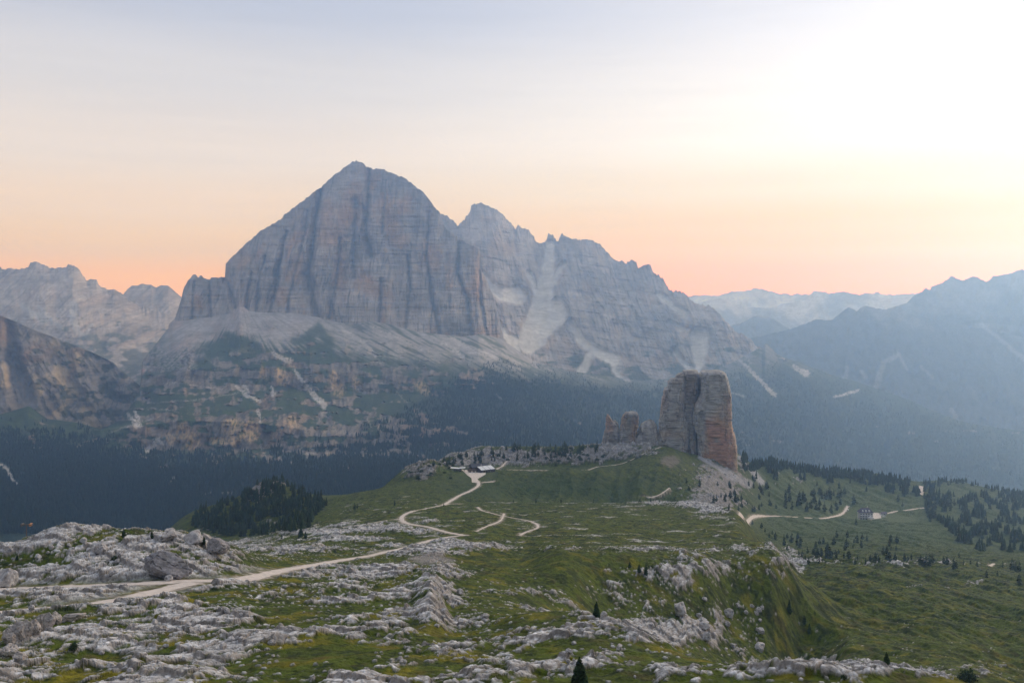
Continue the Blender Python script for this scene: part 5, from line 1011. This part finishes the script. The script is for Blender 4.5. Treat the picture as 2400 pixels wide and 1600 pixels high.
def fill(n, P, seed, dens=None):
    r = np.random.default_rng(seed); xs_ = [p[0] for p in P]; ys_ = [p[1] for p in P]; out = []
    x = r.uniform(min(xs_), max(xs_), n * 6); y = r.uniform(min(ys_), max(ys_), n * 6); g = fbm2(x / 30, y / 14, 3, seed)
    for a, b, q in zip(x, y, g):
        if len(out) >= n: break
        if inpoly(a, b, P) and (dens is None or dens(a, b, q)): out.append(seen(a, b))
    return np.array(out)
Z1 = [(1735,1058),(1790,1078),(1900,1100),(2000,1108),(2100,1118),(2158,1140),(2156,1172),(2090,1160),(2000,1150),(1930,1142),(1880,1136),(1830,1150),(1760,1130),(1740,1095)]
P = fill(950, Z1, 800, lambda a, b, q: q > -.12 + max(0, (b - np.interp(a, [1735, 2160], [1085, 1145])) / 60)); r_ = np.random.default_rng(801)
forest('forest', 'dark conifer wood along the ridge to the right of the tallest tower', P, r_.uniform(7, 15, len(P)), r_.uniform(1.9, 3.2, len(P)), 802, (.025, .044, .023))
Z2 = [(2162,1132),(2290,1122),(2405,1160),(2405,1300),(2330,1300),(2290,1290),(2250,1275),(2220,1240),(2176,1222),(2164,1190)]
P = fill(900, Z2, 810, lambda a, b, q: q > .06 + np.interp(b, [1120, 1200, 1300], [-.3, .02, .10]) and not inpoly(a, b, [(2190,1140),(2300,1140),(2330,1156),(2250,1166),(2190,1156)]))
forest('forest', 'hazy conifer wood broken by meadows at the right edge', P, r_.uniform(7, 14, len(P)), r_.uniform(1.9, 3.2, len(P)), 812, (.030, .050, .026))
Z3 = [(440,1236),(480,1180),(560,1160),(600,1136),(640,1112),(690,1132),(715,1145),(765,1172),(770,1182),(742,1205),(720,1240),(640,1252),(540,1260)]
P = fill(800, Z3, 820, lambda a, b, q: q > -.22 and blob(a, b, 622, 1128, 26, 14) < .6 and blob(a, b, 600, 1150, 22, 12) < .55 and blob(a, b, 640, 1222, 40, 12) < .6)
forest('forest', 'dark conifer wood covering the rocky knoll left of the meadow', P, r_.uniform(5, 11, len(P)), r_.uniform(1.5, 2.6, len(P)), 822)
# slopes of the great mountain
sx, sy, sd, _ = SG; cols = sx[0]; last = 70 + 90 + 40 + 90 + 50 + 110
r_ = np.random.default_rng(830); n = 210000
fx = r_.uniform(-60, 2460, n); fy = r_.uniform(840, 1250, n)
lim = np.interp(fx, [-60, 0, 200, 330, 420, 600, 800, 950, 1080, 1160, 1300, 1450, 1640, 1760, 1850, 1950, 2100, 2400], [1020, 1000, 1016, 1046, 1058, 1062, 1040, 960, 880, 850, 872, 895, 893, 868, 850, 878, 932, 1012])
g1_ = fbm2(fx / 45, fy / 24, 4, 831); pr = sst(-18, 46, fy - lim + 60 * g1_)
pr = pr * (1 - .85 * bandsS(fx.astype(np.float32), fy.astype(np.float32)))
wx_ = 8 * fbm2(fx / 26, fy / 26, 4, 360)
for p, a, b, s in WHITE: pr = pr * (1 - stroke(fx + wx_ * .35, fy, p, a + 2, b + 3, 3))
pr = np.where(fy > np.interp(fx, [-60, 500, 1000, 1400, 1700, 2000, 2400], [1250, 1250, 1130, 1080, 1110, 1130, 1140]), 0, pr)
ok = r_.random(n) < pr * np.interp(fx, [0, 1300, 1700, 2400], [.62, .55, .5, .5]); fx, fy = fx[ok], fy[ok]
j = np.clip(np.round(np.interp(fx, cols, np.arange(len(cols)))).astype(int), 0, len(cols) - 1)
fd = np.empty(len(fx)); keep = np.zeros(len(fx), bool)
for c in np.unique(j):
    m = j == c; yy = sy[:last + 1, c]; dd = sd[:last + 1, c]; fd[m] = np.interp(-fy[m], -yy, dd); keep[m] = (fy[m] > yy[-1] + 1)
fx, fy, fd = fx[keep], fy[keep], fd[keep]
P = np.stack([(fx - CX) / F * fd, fd, (HY - fy) / F * fd - .8], -1)
Hh = r_.uniform(8, 17, len(P)) * np.interp(fy - np.interp(fx, [-60, 2460], [900, 900]), [-60, 60, 200], [.75, 1, 1.1])
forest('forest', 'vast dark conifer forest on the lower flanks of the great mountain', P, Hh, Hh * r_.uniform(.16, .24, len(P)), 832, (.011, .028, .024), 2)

# ================================================================== buildings and the lift
def place(name, x, y, rz, label, cat, group=None, up=0.0):
    wx, d, z = seen(x, y); t = empty(name, (wx, d, z + up), rz); tag(t, label, cat, group); return t
def gable(t, L, w0, w1, eave, ridge, wall_mat, roof_mat, over=.7, base=-3.0):
    """house along local x, front (y = -w0) and back (y = w1) walls under a gable roof"""
    m = MB(); m.prism([(-w0, base), (w1, base), (w1, eave), (0, ridge), (-w0, eave)], -L / 2, L / 2)
    me = m.mesh('wall', wall_mat)
    for v in me.vertices: v.co = (v.co.y, v.co.x, v.co.z)
    me.flip_normals(); add_obj('wall', me, t)
    r = MB(); sf = (ridge - eave) / w0; sb = (ridge - eave) / w1; X0, X1 = -L / 2 - over, L / 2 + over
    r.slab([(X0, -w0 - over, eave - sf * over + .25), (X1, -w0 - over, eave - sf * over + .25), (X1, 0, ridge + .25), (X0, 0, ridge + .25)], .22)
    r.slab([(X0, 0.002, ridge + .25), (X1, 0.002, ridge + .25), (X1, w1 + over, eave - sb * over + .25), (X0, w1 + over, eave - sb * over + .25)], .22)
    return r.build('roof', roof_mat, t), sf
def window(t, x, y, z, w, h, frame, ny=-1):
    """window on a wall whose outward side is local -y"""
    f = MB(); f.box(x - w/2 - .12, x + w/2 + .12, y - .10, y - .003, z - .12, z + h + .12); fo = f.build('window', frame, t)
    g = MB(); g.box(x - w/2, x + w/2, y - .13, y - .101, z, z + h); g.build('pane', MAT['glass'], fo)
lodge = place('mountain_hut', 1134, 1106, math.radians(36), 'dark timber mountain hut with three pale panels on its roof', 'hut')
roof, sf = gable(lodge, 19, 9, 6, 3.8, 7.0, MAT['dark_wood'], MAT['dark_roof'])
for k in range(3):
    x0 = -9.6 + 6.5 * k; p = MB(); p.slab([(x0, -9.3, 3.8 - sf * .3 + .36), (x0 + 6.0, -9.3, 3.8 - sf * .3 + .36), (x0 + 6.0, -.6, 7 - sf * .6 + .36), (x0, -.6, 7 - sf * .6 + .36)], .09); p.build('roof_panel', MAT['white_panel'], roof)
for k in range(5): window(lodge, -7.2 + 3.6 * k, -9, 1.1, 1.5, 1.4, MAT['white_wall'])
d = MB(); d.box(-.6 + 9.0 - 1.2, .6 + 9.0 - 1.0, -9.12, -9.003, 0, 2.1); d.build('door', MAT['deck_wood'], lodge)
c = MB(); c.box(-3, -2.2, 1, 1.9, 6, 8.4); c.box(-3.1, -2.1, .9, 2.0, 8.403, 8.6); c.build('chimney', MAT['grey_wall'], roof)
dk = MB(); dk.box(1, 12, -16, -9.6, -.25, 0)
for i in range(5): dk.box(1.2 + 2.6 * i, 1.45 + 2.6 * i, -15.9, -15.65, -4, -.253)
deck = dk.build('deck', MAT['deck_wood'], lodge)
rl = MB()
for i in range(8): rl.box(1.1 + 1.5 * i, 1.2 + 1.5 * i, -15.95, -15.85, .003, 1.0)
rl.box(1, 12, -15.97, -15.83, 1.003, 1.1); rl.box(11.9, 12, -15.8, -9.8, 1.003, 1.1); rl.build('railing', MAT['deck_wood'], deck)
st = MB()
for i in range(7): st.box(12.003, 13.6, -14.5 - .3 * i, -14.2 - .3 * i, -.3 - .25 * (i + 1), -.25 * (i + 1))
st.build('steps', MAT['deck_wood'], deck)
barn = place('outbuilding', 1122, 1098, math.radians(20), 'long outbuilding with a dark roof just behind the timber hut', 'outbuilding')
gable(barn, 20, 6, 6, 3.2, 6.0, MAT['dark_wood'], MAT['dark_roof'])
for k in range(4): window(barn, -7 + 4.4 * k, -6, 1.0, 1.3, 1.2, MAT['white_wall'])
shed = place('outbuilding', 1106, 1107, math.radians(8), 'low shed with whitewashed base wall left of the timber hut', 'outbuilding')
gable(shed, 9, 3.2, 3.0, 2.5, 4.0, MAT['white_wall'], MAT['dark_wood'])
for k in range(2): window(shed, -2.4 + 4.4 * k, -3.2, .9, 1.4, 1.1, MAT['dark_wood'])
lift = place('lift_station', 1073, 1103, math.radians(-6), 'small lift station under two flat whitish roofs', 'lift station')
b = MB(); b.box(-4, 4, -1.5, 3, -3, 2.4); b.build('wall', MAT['dark_wood'], lift)
r1 = MB(); r1.slab([(-8.5, -2.6, 3.5), (2, -2.6, 2.9), (2, 3.6, 3.2), (-8.5, 3.6, 3.8)], .35); r1.build('roof', MAT['white_panel'], lift)
r2 = MB(); r2.slab([(1.6, -3.0, 3.35), (8.5, -3.4, 3.9), (8.5, 2.6, 4.2), (1.6, 3.0, 3.65)], .35); r2.build('roof', MAT['white_panel'], lift)
pp = MB()
for x_, z_ in ((-8, 3.1), (7.6, 3.4)): pp.tube((x_, -2, -3), (x_, -2, z_), .16); pp.tube((x_, 2, -3), (x_, 2, z_), .16)
pp.build('post', MAT['steel'], lift)
for k in range(3): window(lift, -2.6 + 2.6 * k, -1.5, .9, 1.6, 1.0, MAT['white_wall'])
# the guesthouse down on the right
gh = place('guesthouse', 2028, 1216, math.radians(-6), 'tall pale guesthouse with a dark purple roof and rows of windows', 'guesthouse')
w = MB(); w.box(-9.5, 9.5, -5.5, 6, -4, 10.5); wl = w.build('wall', MAT['grey_wall'], gh)
h = MB(); e = 1.1
h.poly([(-9.5-e,-5.5-e,10.2),(9.5+e,-5.5-e,10.2),(5.5,.2,16.5),(-5.5,.2,16.5)]); h.poly([(9.5+e,-5.5-e,10.2),(9.5+e,6+e,10.2),(5.5,.2,16.5)]); h.poly([(9.5+e,6+e,10.2),(-9.5-e,6+e,10.2),(-5.5,.2,16.5),(5.5,.2,16.5)]); h.poly([(-9.5-e,6+e,10.2),(-9.5-e,-5.5-e,10.2),(-5.5,.2,16.5)]); h.poly([(-9.5-e,-5.5-e,10.2),(-9.5-e,6+e,10.2),(9.5+e,6+e,10.2),(9.5+e,-5.5-e,10.2)])
hr = h.build('roof', MAT['purple_roof'], gh)
dm = MB()
for x_ in (-4.5, 0, 4.5):
    dm.prism([(x_ - 1.1, 11.2), (x_ + 1.1, 11.2), (x_ + 1.1, 13), (x_, 14), (x_ - 1.1, 13)], -5.2, -1.5)
dm.build('dormer', MAT['white_wall'], hr)
ch = MB(); ch.box(3, 4, 1, 2, 14, 18); ch.build('chimney', MAT['grey_wall'], hr)
for fl in range(3):
    for k in range(5): window(gh, -7.4 + 3.7 * k, -5.5, .9 + 3.2 * fl, 1.5, 1.5, MAT['white_wall'])
for fl in (1, 2):
    bl = MB(); bl.box(-9.2, 9.2, -7.0, -5.66, -.15 + 3.2 * fl, 3.2 * fl)
    for i in range(13): bl.box(-9.1 + 1.5 * i, -9.0 + 1.5 * i, -6.95, -6.85, .003 + 3.2 * fl, .6 + 3.2 * fl)
    bl.box(-9.2, 9.2, -6.98, -6.82, .603 + 3.2 * fl, .75 + 3.2 * fl); bl.build('balcony', MAT['white_wall'], gh)
an = MB(); an.prism([(1.5, -5), (9.8, -5), (9.8, 4), (5.6, 6), (1.5, 4)], -11, -7.1); an.build('porch', MAT['white_wall'], gh)
sh2 = place('outbuilding', 2070, 1206, math.radians(15), 'small grey roofed shed beside the yard of the guesthouse', 'outbuilding')
gable(sh2, 9, 3, 3, 2.6, 4.4, MAT['grey_wall'], MAT['purple_roof']); window(sh2, 0, -3, .9, 1.6, 1.1, MAT['white_wall'])
def van(x, y, rz, label):
    t = place('van', x, y, rz, label, 'van', None, .1)
    pr_ = [(-2.5, .45), (2.3, .45), (2.5, .8), (2.4, 1.25), (1.7, 1.4), (1.15, 2.15), (-2.4, 2.2), (-2.5, 1.9)]
    m = MB(); m.prism(pr_, -.95, .95); m.build('body', MAT['white_panel'], t, .04)
    g = MB(); g.slab([(1.72, -.8, 1.46), (1.72, .8, 1.46), (1.2, .8, 2.10), (1.2, -.8, 2.10)], .02)
    for s_ in (-1, 1): g.box(-2.0, 1.0, s_ * .955 - .02, s_ * .955 + .02, 1.4, 1.95)
    g.build('window', MAT['glass'], t)
    for wx_ in (-1.6, 1.55):
        for s_ in (-.85, .85):
            k = MB(); k.tube((wx_, s_ - .12, .36), (wx_, s_ + .14, .36), .36, 14); wo_ = k.build('wheel', MAT['tyre'], t); q = MB(); q.tube((wx_, s_ - .15, .36), (wx_, s_ + .17, .36), .2, 10); q.build('rim', MAT['steel'], wo_)
van(2073, 1212, .2, 'white van parked on the grass edge beside the guesthouse yard')
van(1987, 1197, 1.2, 'white van driving down the bend of the gravel road')
# lift pylon and hut behind the rocky mound
wx, dd = (62 - CX) / F * 338, 338.0; z0 = gz(wx, dd); top = (HY - 1228) / F * 338 - z0
py_ = empty('lift_pylon', (wx, dd, z0)); tag(py_, 'thin T shaped lift pylon rising behind the rocky mound', 'lift pylon')
m = MB(); m.tube((0, 0, -1), (0, 0, top - .3), .26, 12, .17); m.build('mast', MAT['steel'], py_)
m = MB(); m.box(-1.9, 1.9, -.16, .16, top - .3, top); m.build('crossarm', MAT['steel'], py_)
for s_ in (-1, 1):
    m = MB(); m.box(s_ * 1.5 - .28, s_ * 1.5 + .28, -.9, .9, top + .003, top + .3)
    for k in range(4): m.tube((s_ * 1.5 - .2, -.7 + .45 * k, top - .45), (s_ * 1.5 + .2, -.7 + .45 * k, top - .45), .18, 10)
    m.build('sheave_block', MAT['orange'] if s_ > 0 else MAT['steel'], py_)
wx = (109 - CX) / F * 350; z0 = gz(wx, 350.0); zt = (HY - 1243) / F * 350 - z0
hh = empty('lift_hut', (wx, 350, z0)); tag(hh, 'little lift hut with a white roof behind the rocky mound', 'lift hut')
b = MB(); b.box(-1.5, 1.5, -1.3, 1.3, -1, zt - .75); b.build('wall', MAT['dark_wood'], hh)
b = MB(); b.slab([(-1.8, -1.7, zt - .75), (1.8, -1.7, zt - .75), (1.8, 1.7, zt), (-1.8, 1.7, zt)], .4); b.build('roof', MAT['white_panel'], hh)
window(hh, 0, -1.3, zt - 2.4, 1.2, .9, MAT['white_wall'])

# ================================================================== the air
m = bpy.data.materials.new('haze'); m.use_nodes = True; t = m.node_tree
for n_ in list(t.nodes): t.nodes.remove(n_)
pv = N(t, 'ShaderNodeVolumePrincipled'); pv.inputs['Color'].default_value = (*HAZE_COLOR, 1); pv.inputs['Density'].default_value = HAZE_DENSITY; pv.inputs['Absorption Color'].default_value = (1, 1, 1, 1); pv.inputs['Anisotropy'].default_value = HAZE_G
ou = N(t, 'ShaderNodeOutputMaterial'); t.links.new(pv.outputs[0], ou.inputs['Volume'])
b = MB(); b.box(-12500, 12500, -1900, 13200, -1300, 930)
tag(b.build('haze', m), 'pale morning haze filling the valleys', 'haze', kind='stuff')
